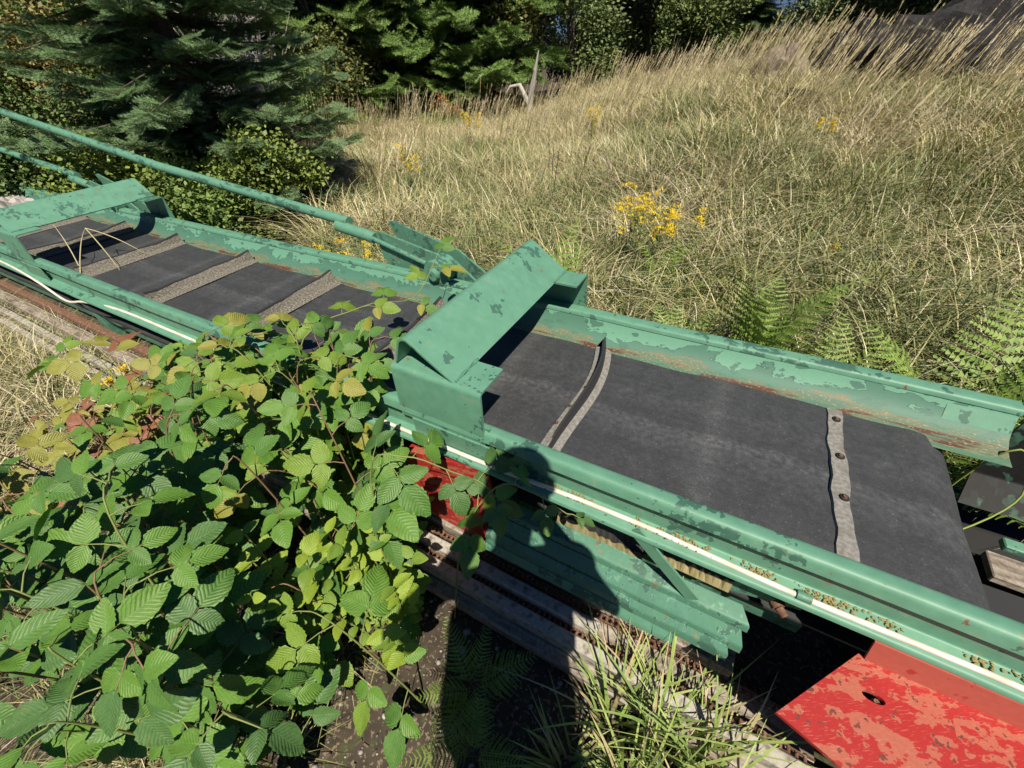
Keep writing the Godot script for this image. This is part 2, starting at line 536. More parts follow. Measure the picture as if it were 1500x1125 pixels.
func build_conveyor():
	fn.seed = 3; fn.frequency = 0.03
	var X0 = -9.0
	var t = thing("belt_conveyor", "long green painted belt conveyor with cleated black rubber belt crossing the picture", "conveyor", Vector3.ZERO)
	# near side rail: rolled top lip, web, bottom flange
	var p = P.new()
	p.sweep(sheet([V(-0.690, 0.63), V(-0.684, 0.752), V(-0.645, 0.757), V(-0.6370, 0.724)], 0.005, 0.012), stations(X0, 1.35, 0.15), 0.003, fn)
	var near = part("side_rail", p.done(), M.green, t)
	near.set_meta("label", "near green side rail with rolled lip")
	p = P.new()
	p.sweep(sheet([V(-0.6585, 0.745), V(-0.659, 0.640), V(-0.613, 0.632), V(-0.611, 0.622)], 0.005, 0.007), stations(X0, 1.35, 0.15), 0.003, fn)
	var web = part("rail_web", p.done(), M.green, t)
	# silt and lichen left lying on the flange behind the conduit
	p = P.new()
	var rr = RandomNumberGenerator.new(); rr.seed = 77
	for i in 1500:
		var x = rr.randf_range(-0.4, 0.95)
		if fn.get_noise_1d(x * 220.0) < rr.randf_range(-0.15, 0.35): continue
		var s = rr.randf_range(0.0006, 0.0024)
		var q = Vector3(x, 0.6425, rr.randf_range(-0.653, -0.628))
		p.col = Color(0.34, 0.27, 0.12).lerp(Color(0.20, 0.17, 0.06), rr.randf())
		p.box(q, Vector3(s * 1.6, s * 0.8, s), Basis(Vector3.UP, rr.randf() * 3.0), 0.001)
	var silt = part("litter", p.done(), M.vcol, t)
	silt.set_meta("kind", "stuff")
	# far side rail: outer skin and the sloped inner wall, ends cut off square by the head pulley
	p = P.new()
	p.sweep(sheet([V(-1.427, 0.56), V(-1.426, 0.757), V(-1.382, 0.757), V(-1.378, 0.742)], 0.006, 0.008), stations(X0, 0.815, 0.15), 0.003, fn)
	part("side_rail", p.done(), M.green, t)
	# inner wall with its own uv so the grit band runs along its foot
	p = P.new()
	var prof = [V(-1.3785, 0.744), V(-1.368, 0.722), V(-1.352, 0.698), V(-1.334, 0.680), V(-1.31, 0.667), V(-1.285, 0.659), V(-1.25, 0.655)]
	var acc = [0.0]
	for i in prof.size() - 1: acc.append(acc[i] + prof[i].distance_to(prof[i + 1]))
	var xs = stations(X0, 0.812, 0.12)
	for k in xs.size() - 1:
		for i in prof.size() - 1:
			var w0 = fn.get_noise_1d(xs[k] * 50.0) * 0.002; var w1 = fn.get_noise_1d(xs[k + 1] * 50.0) * 0.002
			var a = Vector3(xs[k], prof[i].y + w0, prof[i].x); var b = Vector3(xs[k + 1], prof[i].y + w1, prof[i].x)
			var c = Vector3(xs[k + 1], prof[i + 1].y + w1, prof[i + 1].x); var d = Vector3(xs[k], prof[i + 1].y + w0, prof[i + 1].x)
			var na = func(j):
				var dd = prof[min(j + 1, prof.size() - 1)] - prof[max(j - 1, 0)]
				return Vector3(0, dd.x, -dd.y).normalized()
			var U = 0.41
			var A = acc[i] / acc[-1]; var B = acc[i + 1] / acc[-1]
			p.quad(a, b, c, d, na.call(i), na.call(i), na.call(i + 1), na.call(i + 1), Vector2(xs[k] * U, A), Vector2(xs[k + 1] * U, A), Vector2(xs[k + 1] * U, B), Vector2(xs[k] * U, B))
	# underside of the wall so that it has thickness
	for k in xs.size() - 1:
		for i in prof.size() - 1:
			var o = Vector3(0, -0.004, -0.004)
			var a2 = Vector3(xs[k], prof[i].y, prof[i].x) + o; var b2 = Vector3(xs[k + 1], prof[i].y, prof[i].x) + o
			var c2 = Vector3(xs[k + 1], prof[i + 1].y, prof[i + 1].x) + o; var d2 = Vector3(xs[k], prof[i + 1].y, prof[i + 1].x) + o
			p.quad(a2, d2, c2, b2)
	var wall = part("trough_wall", p.done(), M.trough, t)
	wall.set_meta("label", "sloped inner wall stained with rust and grit")
	# end plate of the far rail dropping to the pulley bearing
	p = P.new()
	p.sweep(PackedVector2Array([V(-1.375, 0.735), V(-1.335, 0.675), V(-1.325, 0.60), V(-1.375, 0.60)]), [0.66, 0.81], 0, null, 10.0)
	part("end_gusset", p.done(), M.green, t)
	# sub-frame below the trough
	p = P.new()
	p.sweep(sheet([V(-1.35, 0.63), V(-1.10, 0.622), V(-0.90, 0.622), V(-0.695, 0.63)], 0.004), stations(X0, 0.5, 1.0))
	part("pan", p.done(), M.green_worn, t)
	# the belt: flat top, round the head pulley, back underneath
	p = P.new()
	var path = []
	var run = 0.0
	var x = X0
	while x < 0.575:
		path.append([Vector2(x, 0.667 + 0.004 * sin(x * 9.0) + 0.002 * sin(x * 23.0)), Vector2(0, 1)])
		x += 0.06
	var R = 0.125
	for k in 15:
		var an = PI * k / 14.0
		path.append([Vector2(0.59 + sin(an) * R, 0.667 - R + cos(an) * R), Vector2(sin(an), cos(an))])
	path.append([Vector2(0.2, 0.417), Vector2(0, -1)])
	path.append([Vector2(X0, 0.417), Vector2(0, -1)])
	var zs = []
	for k in 13: zs.append(lerpf(-1.287, -0.694, k / 12.0))
	run = 0.0
	for i in path.size() - 1:
		var l = path[i][0].distance_to(path[i + 1][0])
		for k in 12:
			var sag = func(z): return -0.006 * pow(1.0 - absf((z + 1.0) / 0.29), 2.0)
			var q = []
			for e in [[i, k], [i + 1, k], [i + 1, k + 1], [i, k + 1]]:
				var s = path[e[0]]
				var off = sag.call(zs[e[1]])
				q.append([Vector3(s[0].x + s[1].x * off, s[0].y + s[1].y * off, zs[e[1]]), Vector3(s[1].x, s[1].y, 0), Vector2((run + (l if e[0] == i + 1 else 0.0)) / 0.72 + 0.38, e[1] / 12.0)])
			p.quad(q[0][0], q[1][0], q[2][0], q[3][0], q[0][1], q[1][1], q[2][1], q[3][1], q[0][2], q[1][2], q[2][2], q[3][2])
			for e in 4: q[e][0] -= q[e][1] * 0.009
			p.quad(q[0][0], q[3][0], q[2][0], q[1][0], -q[0][1], -q[3][1], -q[2][1], -q[1][1], q[0][2], q[3][2], q[2][2], q[1][2])
		# the cut edges
		for z in [zs[0], zs[12]]:
			var s0 = path[i]; var s1 = path[i + 1]
			var a = Vector3(s0[0].x, s0[0].y, z); var b = Vector3(s1[0].x, s1[0].y, z)
			var c = b - Vector3(s1[1].x, s1[1].y, 0) * 0.009; var d = a - Vector3(s0[1].x, s0[1].y, 0) * 0.009
			if z < -1.0: p.quad(a, d, c, b)
			else: p.quad(a, b, c, d)
		run += l
	part("belt", p.done(), M.belt, t)
	# head pulley and its shaft
	p = P.new()
	var ring = []
	p.tube([Vector3(0.59, 0.541, -1.27), Vector3(0.59, 0.541, -0.73)], 0.113, 24)
	var pul = part("head_pulley", p.done(), M.dark, t)
	p = P.new()
	p.tube([Vector3(0.59, 0.541, -1.40), Vector3(0.59, 0.541, -0.66)], 0.022, 12)
	part("shaft", p.done(), M.rustmetal, pul)
	# tall rubber cleats on the older stretch of belt
	for cx in [-8.2, -7.5, -6.8, -6.1, -5.38, -4.66, -3.94, -3.27, -2.52, -1.82, -1.10]:
		var c = P.new(); var cap = P.new()
		var n = 8
		for k in n:
			var z0 = lerpf(-1.292, -0.715, k / float(n)); var z1 = lerpf(-1.292, -0.715, (k + 1.0) / n)
			var top = func(z): return 0.665 + 0.050 + 0.014 * pow(absf((z + 1.0) / 0.29), 3.0) + 0.003 * sin(z * 31.0 + cx)
			var lean = func(z): return -0.012 + 0.010 * sin(z * 9.0 + cx * 2.0)
			var A = []
			for z in [z0, z1]:
				var h = top.call(z); var o = lean.call(z)
				A.append([Vector3(cx - 0.030, 0.670, z), Vector3(cx - 0.014 + o * 0.3, 0.680, z), Vector3(cx + o - 0.004, h, z), Vector3(cx + o + 0.005, h - 0.001, z), Vector3(cx + 0.016 + o * 0.2, 0.684, z), Vector3(cx + 0.050, 0.670, z)])
			for j in 5: c.quad(A[0][j], A[0][j + 1], A[1][j + 1], A[1][j])
			if k == 0: c.quad(A[0][1], A[0][4], A[0][3], A[0][2]); c.quad(A[0][0], A[0][5], A[0][4], A[0][1])
			if k == n - 1: c.quad(A[1][1], A[1][2], A[1][3], A[1][4]); c.quad(A[1][0], A[1][1], A[1][4], A[1][5])
			cap.quad(A[0][1] + Vector3(-0.002, 0, 0), A[0][2] + Vector3(-0.002, 0.002, 0), A[1][2] + Vector3(-0.002, 0.002, 0), A[1][1] + Vector3(-0.002, 0, 0))
			cap.quad(A[0][2] + Vector3(-0.002, 0.002, 0), A[0][3] + Vector3(0.001, 0.002, 0), A[1][3] + Vector3(0.001, 0.002, 0), A[1][2] + Vector3(-0.002, 0.002, 0))
			cap.quad(A[0][3] + Vector3(0.001, 0.002, 0), A[0][3] + Vector3(0.0025, -0.006, 0), A[1][3] + Vector3(0.0025, -0.006, 0), A[1][3] + Vector3(0.001, 0.002, 0))
		var cl = part("cleat", c.done(), M.cleat, t)
		part("rubber_edge", cap.done(), M.rubber, cl)
	# worn upright cleat by the near bridge: a folded strip with a thin flap
	var fl = P.new()
	var prev = null
	for k in 17:
		var f = k / 16.0
		var z = lerpf(-1.290, -0.715, f)
		var bow = -0.036 * pow(1.0 - f, 3.0) + 0.012 * sin(f * 5.0)
		var xx = -0.318 + bow
		var hgt = 0.022 + 0.022 * pow(1.0 - f, 2.5) + 0.004 * sin(f * 14.0)
		var cur = [Vector3(xx - 0.030, 0.672, z), Vector3(xx - 0.028, 0.677, z), Vector3(xx - 0.007, 0.681, z), Vector3(xx - 0.003, 0.676 + hgt, z), Vector3(xx + 0.003, 0.676 + hgt, z), Vector3(xx + 0.006, 0.677, z), Vector3(xx + 0.024, 0.675, z), Vector3(xx + 0.034, 0.670, z)]
		if prev:
			for j in 7: fl.quad(prev[j], prev[j + 1], cur[j + 1], cur[j])
		else:
			for j in range(1, 7): fl.tri(cur[0], cur[j + 1], cur[j])
		prev = cur
	var flap = part("cleat", fl.done(), M.strip, t)
	var dk = P.new()
	var pq = null
	for k in 17:
		var f = k / 16.0
		var z = lerpf(-1.292, -0.715, f)
		var xx = -0.318 - 0.036 * pow(1.0 - f, 3.0) + 0.012 * sin(f * 5.0)
		var hg = 0.690 + 0.020 * sin(f * 2.9 + 0.2) + 0.030 * pow(1.0 - f, 2.5)
		var cur = [Vector3(xx + 0.004, 0.672, z), Vector3(xx - 0.001, hg + 0.004, z), Vector3(xx + 0.005, hg + 0.004, z), Vector3(xx + 0.012, 0.672, z)]
		if pq:
			for j in 3: dk.quad(pq[j], pq[j + 1], cur[j + 1], cur[j])
		else: dk.quad(cur[0], cur[3], cur[2], cur[1])
		pq = cur
	part("rubber_flap", dk.done(), M.rubber, flap)
	flap.set_meta("label", "worn upright cleat strip by the near bridge")
	for z in [-1.13, -1.04, -0.93, -0.84]:
		var b = P.new()
		b.tube([Vector3(0, 0, 0), Vector3(0, 0.004, 0), Vector3(0, 0.006, 0)], [0.0055, 0.0055, 0.003], 10)
		part("bolt", b.done(), M.rustmetal, flap, Vector3(-0.339 + 0.012 * sin((z + 1.29) / 0.54 * 5.0), 0.679, z))
	# flat splice strip with three bolts
	var sp = P.new()
	var last = null
	for k in 25:
		var f = k / 24.0
		var z = lerpf(-1.283, -0.702, f)
		var w0 = 0.003 * sin(f * 18.0) + 0.002 * sin(f * 41.0); var w1 = 0.003 * sin(f * 15.0 + 1.0) + 0.0015 * sin(f * 37.0)
		var cx = 0.398 + 0.012 * f
		var cur = [Vector3(cx - 0.021 + w0, 0.6655, z), Vector3(cx - 0.019 + w0, 0.6725, z), Vector3(cx + 0.019 + w1, 0.6725, z), Vector3(cx + 0.021 + w1, 0.6655, z)]
		if last:
			for j in 3: sp.quad(last[j], last[j + 1], cur[j + 1], cur[j])
		else: sp.quad(cur[0], cur[3], cur[2], cur[1])
		last = cur
	var splice = part("splice_strip", sp.done(), M.strip, t)
	splice.set_meta("label", "pale flat strip with three bolts across the belt")
	for z in [-1.235, -1.075, -0.925]:
		var b = P.new()
		b.tube([Vector3(0, 0, 0), Vector3(0, 0.003, 0), Vector3(0, 0.0035, 0)], [0.012, 0.011, 0.009], 16)
		var bo = part("bolt", b.done(), M.rubber, splice, Vector3(0.402 + 0.02 * (z + 1.29), 0.6722, z))
		var h = P.new()
		h.tube([Vector3(0, 0.003, 0), Vector3(0, 0.0065, 0), Vector3(0, 0.0075, 0)], [0.0062, 0.0062, 0.0045], 6)
		part("bolt_head", h.done(), M.rustmetal, bo)
	# the two bridges over the belt
	for bx in [0.0, -3.06, -6.12]:
		bridge(t, bx)
	pivot(t)
	understructure(t)

func bridge(t, ox):
	# tilted channel resting on an angle bracket at each side
	var b = P.new()
	# cross-section is in (x, y); swept along z, so build it turned by 90 degrees
	var prof = sheet([V(0.575, 0.893), V(0.722, 0.998), V(0.745, 0.990), V(0.778, 0.905)], 0.006, 0.010)
	b.sweep(prof, stations(-1.425, -0.655, 0.1), 0.0015, fn, 50.0, null, null)
	var br = part("bridge", b.done(), M.green, t, Vector3(ox, 0, 0), Basis(Vector3.UP, PI / 2) * Basis.from_scale(Vector3(-1, 1, -1)))
	# a Basis that maps sweep axes (x along, z across) to (z along, -x across)
	br.transform = Transform3D(Basis(Vector3(0, 0, 1), Vector3(0, 1, 0), Vector3(-1, 0, 0)), Vector3(ox, 0, 0))
	# weld line down the middle of the plate and beads where it meets the brackets
	var wl = P.new()
	var pts = []
	for k in 9: pts.append(Vector3(lerpf(-0.585, -0.715, k / 8.0) + ox, lerpf(0.901, 0.995, k / 8.0), -1.075 + 0.004 * sin(k * 2.3)))
	wl.tube(pts, 0.0025, 5)
	var jl = P.new()
	for z in [[-0.66, -0.775], [-1.31, -1.425]]:
		var q = []
		var rd = []
		for k in 14:
			q.append(Vector3(-0.573 + 0.002 * sin(k * 3.1) + ox, 0.9005, lerpf(z[0], z[1], k / 13.0)))
			rd.append(0.004 + 0.0015 * sin(k * 5.3))
		jl.tube(q, rd, 6)
	var seam = part("weld", wl.done(), M.green_worn, br)
	var seam2 = part("weld", jl.done(), M.green_worn, br)
	for s in [seam, seam2]: s.transform = br.transform.affine_inverse()
	for side in [1, -1]:
		var p = P.new()
		# angle: vertical plate outside the rail, top flange turned inward
		var zo = -0.648 if side == 1 else -1.432
		var zi = -0.768 if side == 1 else -1.315
		var zb = -0.641 if side == 1 else -1.4365
		var pr = sheet([V(zi, 0.895), V(zo, 0.895), V(zb, 0.708)], 0.007, 0.012)
		var skew = func(q): return (0.895 - q.y) * 0.06
		p.sweep(pr, [-0.795 + ox, -0.64 + ox, -0.486 + ox], 0.0, fn, 50.0, null, null)
		part("bracket", p.done(), M.green, br).transform = br.transform.affine_inverse()
		# short fixing plate under the rail lip
		if side == 1:
			p = P.new()
			p.box(Vector3(-0.60 + ox, 0.678, -0.636), Vector3(0.15, 0.034, 0.003), Basis(Vector3.RIGHT, 0.03), 0.0015)
			part("fixing_plate", p.done(), M.green, br).transform = br.transform.affine_inverse()

func pivot(t):
	# tension rod on the far side ending in a clevis and pivot plate, and the same again further along
	for ox in [0.0, -3.06]:
		var p = P.new()
		var z = -1.452
		# shaped plate in the x-y plane
		var poly = PackedVector2Array([V(-1.60, 0.905), V(-1.57, 0.912), V(-1.30, 0.862), V(-1.14, 0.835), V(-1.00, 0.735), V(-0.96, 0.66), V(-1.10, 0.60), V(-1.45, 0.66), V(-1.585, 0.78)])
		p.sweep(poly, [1.444, 1.458], 0.0, null, 30.0)
		var pl = part("pivot_plate", p.done(), M.green_worn, t)
		pl.transform = Transform3D(Basis(Vector3(0, 0, -1), Vector3(0, 1, 0), Vector3(1, 0, 0)), Vector3(ox, 0, 0))
		p = P.new()
		var poly2 = PackedVector2Array([V(-1.56, 0.945), V(-1.53, 0.95), V(-1.15, 0.86), V(-0.93, 0.72), V(-0.93, 0.66), V(-1.2, 0.66), V(-1.5, 0.82)])
		p.sweep(poly2, [1.505, 1.517], 0.0, null, 30.0)
		var pl2 = part("pivot_plate", p.done(), M.green_worn, t)
		pl2.transform = pl.transform
		p = P.new()
		var c = Vector3(-1.205 + ox, 0.787, -1.400)
		p.tube([c + Vector3(0, 0, -0.07), c + Vector3(0, 0, 0.022), c + Vector3(0, 0, 0.028)], [0.066, 0.066, 0.061], 28)
		var disc = part("pivot_boss", p.done(), M.green, t)
		p = P.new()
		p.tube([c + Vector3(0, 0, 0.027), c + Vector3(0, 0, 0.040), c + Vector3(0, 0, 0.046)], [0.034, 0.034, 0.026], 6)
		part("nut", p.done(), M.green, disc)
		# clevis bar lying along the top of the plate, then the sleeve and the long rod
		p = P.new()
		p.tube([Vector3(-1.30 + ox, 0.80, -1.435), Vector3(-1.66 + ox, 0.885, -1.435)], 0.012, 8)
		part("clevis_bar", p.done(), M.green_worn, t)
		p = P.new()
		p.tube([Vector3(-1.62 + ox, 0.872, -1.45), Vector3(-1.66 + ox, 0.880, -1.45), Vector3(-1.87 + ox, 0.905, -1.45)], [0.027, 0.029, 0.029], 12)
		part("sleeve", p.done(), M.green, t)
		p = P.new()
		p.tube([Vector3(-1.80 + ox, 0.925, -1.47), Vector3(-3.4 + ox, 1.085, -1.455), Vector3(-5.9 + ox, 1.42, -1.44)], 0.026, 12)
		var rod = part("tension_rod", p.done(), M.green, t)

func understructure(t):
	# stepped guide beam below the near rail: three strips, each ending a little short of the one behind
	var beam = [
		[[V(-0.662, 0.440), V(-0.620, 0.432), V(-0.6175, 0.405)], 0.300, M.green_worn],
		[[V(-0.614, 0.411), V(-0.588, 0.380), V(-0.5855, 0.350)], 0.284, M.green_worn],
		[[V(-0.582, 0.366), V(-0.568, 0.348), V(-0.5655, 0.315)], 0.250, M.green_worn],
		[[V(-0.563, 0.318), V(-0.553, 0.297), V(-0.5505, 0.283)], 0.120, M.green]]
	for b in beam:
		var p = P.new()
		p.sweep(sheet(b[0], 0.005, 0.005), stations(-0.475, b[1], 0.1), 0.0025, fn, 50.0, null, func(q): return (q.x + 0.6) * 0.55)
		part("guide_strip", p.done(), b[2], t)
	# diagonal strap from the rail flange to the beam, and others under the bridges
	for ox in [0.0]:
		var p = P.new()
		var a = Vector3(-0.035 + ox, 0.640, -0.618); var b2 = Vector3(0.150 + ox, 0.445, -0.616)
		var d = (b2 - a)
		var bs = Basis(d.normalized(), Vector3(0, 0, 1).cross(d.normalized()).normalized(), Vector3(0, 0, 1)).orthonormalized()
		p.box((a + b2) / 2, Vector3(d.length() / 2, 0.019, 0.003), bs, 0.001)
		part("brace", p.done(), M.green, t)
	# cross strut with a bolt, behind the beam end
	var p2 = P.new()
	p2.box(Vector3(0.26, 0.478, -0.69), Vector3(0.12, 0.026, 0.004), Basis(Vector3.BACK, 0.30), 0.001)
	var st = part("cross_strut", p2.done(), M.green_worn, t)
	p2 = P.new()
	p2.tube([Vector3(0.322, 0.505, -0.672), Vector3(0.330, 0.504, -0.660)], 0.017, 6)
	p2.tube([Vector3(0.330, 0.504, -0.660), Vector3(0.346, 0.500, -0.646)], 0.010, 10)
	part("bolt", p2.done(), M.rustmetal, st)
	# torn old skirt rubber caked with sawdust behind the braces
	for s in [[-0.27, 0.0, 0.425, 0.420], [0.01, 0.225, 0.475, 0.470]]:
		var p = P.new()
		var rr = RandomNumberGenerator.new(); rr.seed = int(s[0] * 100) + 400
		var n = 26
		var pv = null
		for k in n + 1:
			var f = k / float(n)
			var x = lerpf(s[0], s[1], f)
			var h = 0.030 + 0.045 * sin(PI * f) + rr.randf() * 0.012
			var tear = rr.randf_range(0.0, 0.035)
			var y = lerpf(s[2], s[3], f)
			var cur = [Vector3(x, y + h, -0.705), Vector3(x + 0.003, y + tear, -0.680), Vector3(x + 0.002, y - 0.012, -0.668)]
			if pv:
				p.col = Color(0.035, 0.034, 0.032)
				p.quad(pv[0], cur[0], cur[1], pv[1])
				p.col = Color(0.36, 0.30, 0.16).lerp(Color(0.22, 0.20, 0.09), rr.randf())
				p.quad(pv[1], cur[1], cur[2], pv[2])
			pv = cur
		var sk = part("skirt", p.done(), M.vcol, t)
		sk.set_meta("label", "torn rubber skirt caked with yellow sawdust")
	# lower frame members in the dark behind
	for q in [[-0.76, 0.30], [-1.36, 0.30]]:
		var p = P.new()
		p.sweep(sheet([V(q[0] - 0.04, q[1] + 0.05), V(q[0], q[1] + 0.05), V(q[0], q[1] - 0.05), V(q[0] - 0.04, q[1] - 0.05)], 0.006), stations(-7.0, 0.45, 2.0))
		part("lower_channel", p.done(), M.green_worn, t)
	# legs
	for lx in [-0.67, -3.7, -6.6]:
		for lz in [-0.78, -1.38]:
			var p = P.new()
			p.box(Vector3(lx, 0.31, lz), Vector3(0.045, 0.33, 0.035), Basis(), 0.004)
			part("leg", p.done(), M.green_worn, t)
	# red foot brackets: a salmon web under the flange and a red plate running out and down toward the viewer
	foot(t, -0.83, -0.505, false)
	foot(t, 0.475, 1.35, true)

func foot(t, xa, xb, big):
	if big:
		var p = P.new()
		p.sweep(sheet([V(-0.611, 0.618), V(-0.609, 0.540)], 0.006), [0.470, xb], 0.0, null, 50.0, func(q): return (0.62 - q.y) * 0.18)
		var w = part("foot_web", p.done(), M.salmon, t)
		w.set_meta("label", "salmon pink upright web of the red bracket")
		# plate, its left end cut on a slant
		p = P.new()
		# two halves that meet at the slot, so that the slot is a real hole
		var c = Vector2(-0.535, 0.495)
		var ring = []
		for k in 17:
			var an = TAU * k / 16.0
			ring.append(Vector2(c.x + cos(an) * 0.0095, c.y + sin(an) * 0.020))
		# points are (z, x); ring 0..8 is the right half (x > c), 8..16 the left half
		var fz = lerpf(-0.417, -0.316, (c.y - 0.325) / (0.640 - 0.325))
		var right = PackedVector2Array([V(-0.613, c.y), V(-0.613, xb), V(-0.300, xb), V(-0.316, 0.640), V(fz, c.y)])
		for k in range(0, 9): right.append(ring[k])
		var left = PackedVector2Array([V(fz, c.y), V(-0.417, 0.325), V(-0.613, 0.474), V(-0.613, c.y)])
		for k in range(8, 17): left.append(ring[k])
		for half in [right, left]:
			var ids = Geometry2D.triangulate_polygon(half)
			for q in range(0, ids.size(), 3):
				var a3 = Vector3(half[ids[q]].y, 0.54, half[ids[q]].x); var b3 = Vector3(half[ids[q + 1]].y, 0.54, half[ids[q + 1]].x); var c3 = Vector3(half[ids[q + 2]].y, 0.54, half[ids[q + 2]].x)
				if (c3 - a3).cross(b3 - a3).y < 0:
					var sw = b3; b3 = c3; c3 = sw
				p.tri(a3, b3, c3)
				var dn = Vector3(0, -0.010, 0)
				p.tri(a3 + dn, c3 + dn, b3 + dn)
			for k in half.size():
				var e0 = half[k]; var e1 = half[(k + 1) % half.size()]
				if absf(e0.y - c.y) < 1e-5 and absf(e1.y - c.y) < 1e-5: continue
				var a4 = Vector3(e0.y, 0.54, e0.x); var b4 = Vector3(e1.y, 0.54, e1.x); var d4 = Vector3(0, -0.010, 0)
				if half == right or true:
					p.quad(a4, a4 + d4, b4 + d4, b4)
		var pl = part("foot_plate", p.done(), M.red, t)
		pl.set_meta("label", "scratched red plate with a slotted bolt hole")
		p = P.new()
		p.tube([Vector3(0.502, 0.49, -0.534), Vector3(0.504, 0.528, -0.534), Vector3(0.504, 0.532, -0.534)], [0.008, 0.008, 0.006], 6)
		part("bolt", p.done(), M.rustmetal, pl)
		p = P.new()
		p.box(Vector3(1.15, 0.26, -0.5), Vector3(0.15, 0.245, 0.06), Basis(), 0.004)
		part("foot_block", p.done(), M.red, t)
	else:
		# flared bracket: wide at the flange, running down and out, with a folded right side
		var p = P.new()
		var tl = Vector3(-0.80, 0.555, -0.612); var tr = Vector3(-0.510, 0.615, -0.614)
		var ml = Vector3(-0.84, 0.44, -0.602)
		var bl = Vector3(-0.735, 0.245, -0.592); var br = Vector3(-0.505, 0.240, -0.590)
		var rr_ = Vector3(-0.480, 0.36, -0.660); var rt = Vector3(-0.500, 0.615, -0.650)
		p.tri(tl, tr, br); p.tri(tl, br, bl); p.tri(tl, bl, ml)
		p.quad(tr, rt, rr_, br)
		var bk = Vector3(0, 0, -0.06)
		p.quad(ml, bl, bl + bk, ml + bk)
		p.quad(bl, br, rr_ + bk * 0.3, bl + bk)
		p.quad(tl, ml, ml + bk, tl + bk)
		p.quad(tl + bk, rt, tr, tl)
		p.quad(ml + bk, bl + bk, rr_, rt)
		var f = part("foot_plate", p.done(), M.red, t)
		f.set_meta("label", "small flared red bracket under the near bridge")
		p = P.new()
		p.box(Vector3(-0.60, 0.15, -0.66), Vector3(0.05, 0.16, 0.04), Basis(), 0.004)
		part("foot_block", p.done(), M.green_worn, t)

func build_conduit():
	var t = thing("electric_conduit", "thin white electric conduit lying along the flange of the near rail", "conduit")
	var p = P.new()
	var pts = []
	var ctl = [[-6.5, 0.635, -0.636], [-5.0, 0.640, -0.629], [-4.1, 0.650, -0.619], [-3.62, 0.625, -0.604], [-3.35, 0.560, -0.604], [-3.1, 0.600, -0.619], [-2.7, 0.640, -0.632], [-2.2, 0.642, -0.634], [-1.6, 0.640, -0.632], [-1.0, 0.642, -0.628], [-0.75, 0.642, -0.626], [-0.45, 0.643, -0.626], [-0.2, 0.642, -0.636], [0.0, 0.641, -0.638], [0.12, 0.639, -0.634], [0.34, 0.639, -0.626], [0.6, 0.640, -0.628], [0.8, 0.640, -0.626], [1.3, 0.637, -0.628]]
	for i in ctl.size() - 1:
		var a = Vector3(ctl[max(i - 1, 0)][0], ctl[max(i - 1, 0)][1], ctl[max(i - 1, 0)][2]); var b = Vector3(ctl[i][0], ctl[i][1], ctl[i][2]); var c = Vector3(ctl[i + 1][0], ctl[i + 1][1], ctl[i + 1][2])
		var j = min(i + 2, ctl.size() - 1)
		var d = Vector3(ctl[j][0], ctl[j][1], ctl[j][2])
		for k in 5: pts.append(b.cubic_interpolate(c, a, d, k / 5.0))
	p.tube(pts, 0.0068, 8)
	part("cable", p.done(), M.conduit, t)
	for cx in [0.335, -0.9, -3.1]:
		p = P.new()
		p.tube([Vector3(cx - 0.014, 0.641, -0.627), Vector3(cx + 0.014, 0.641, -0.627)], 0.0105, 10)
		p.box(Vector3(cx + 0.004, 0.633, -0.636), Vector3(0.013, 0.004, 0.014), Basis(), 0.001)
		part("clamp", p.done(), M.green_worn, t)

func build_track():
	var t = thing("chain_track", "weathered guide rails with two rusty roller chains beside the conveyor", "chain track")
	for q in [[-0.466, 0.140, 0.020, 0.030, M.plastic, 1.1], [-0.529, 0.158, 0.020, 0.030, M.plastic, -0.055], [-0.631, 0.165, 0.036, 0.034, M.wood, 0.32], [-0.505, 0.085, 0.10, 0.02, M.wood, 0.55], [-0.42, 0.06, 0.03, 0.03, M.wood, -1.9]]:
		var p = P.new()
		var poly = PackedVector2Array([V(q[0] - q[2], q[1] - q[3]), V(q[0] + q[2], q[1] - q[3]), V(q[0] + q[2], q[1] + q[3] - 0.004), V(q[0] + q[2] - 0.004, q[1] + q[3]), V(q[0] - q[2] + 0.004, q[1] + q[3]), V(q[0] - q[2], q[1] + q[3] - 0.004)])
		p.sweep(poly, stations(-7.0, q[5], 0.2), 0.004, fn, 20.0)
		part("guide_rail", p.done(), q[4], t)
	# rusty angle further left
	var p3 = P.new()
	p3.sweep(sheet([V(-0.72, 0.24), V(-0.68, 0.24), V(-0.68, 0.20)], 0.006), stations(-7.0, -2.2, 0.4), 0.004, fn)
	part("rust_angle", p3.done(), M.rustmetal, t)
	# chain: side plates and rollers; one link mesh shared
	var l = P.new()
	for s in [-1, 1]:
		l.box(Vector3(0, 0, s * 0.0085), Vector3(0.0125, 0.0065, 0.0015), Basis(), 0.001)
	l.tube([Vector3(-0.008, 0, -0.012), Vector3(-0.008, 0, 0.012)], 0.005, 8)
	var link = l.done()
	for q in [[-0.4975, 0.150, -1.15, 0.55], [-0.5715, 0.170, -1.25, 0.50]]:
		var ch = Node3D.new()
		ch.name = "roller_chain"
		t.add_child(ch, true)
		ch.position = Vector3(q[2], q[1], q[0])
		var n = int((q[3] - q[2]) / 0.019)
		for k in n:
			part("link", link, M.rustmetal, ch, Vector3(k * 0.019, 0.002 * sin(k * 0.7), 0.0015 * sin(k * 1.9)), Basis(Vector3.UP, 0.03 * sin(k * 2.7)))

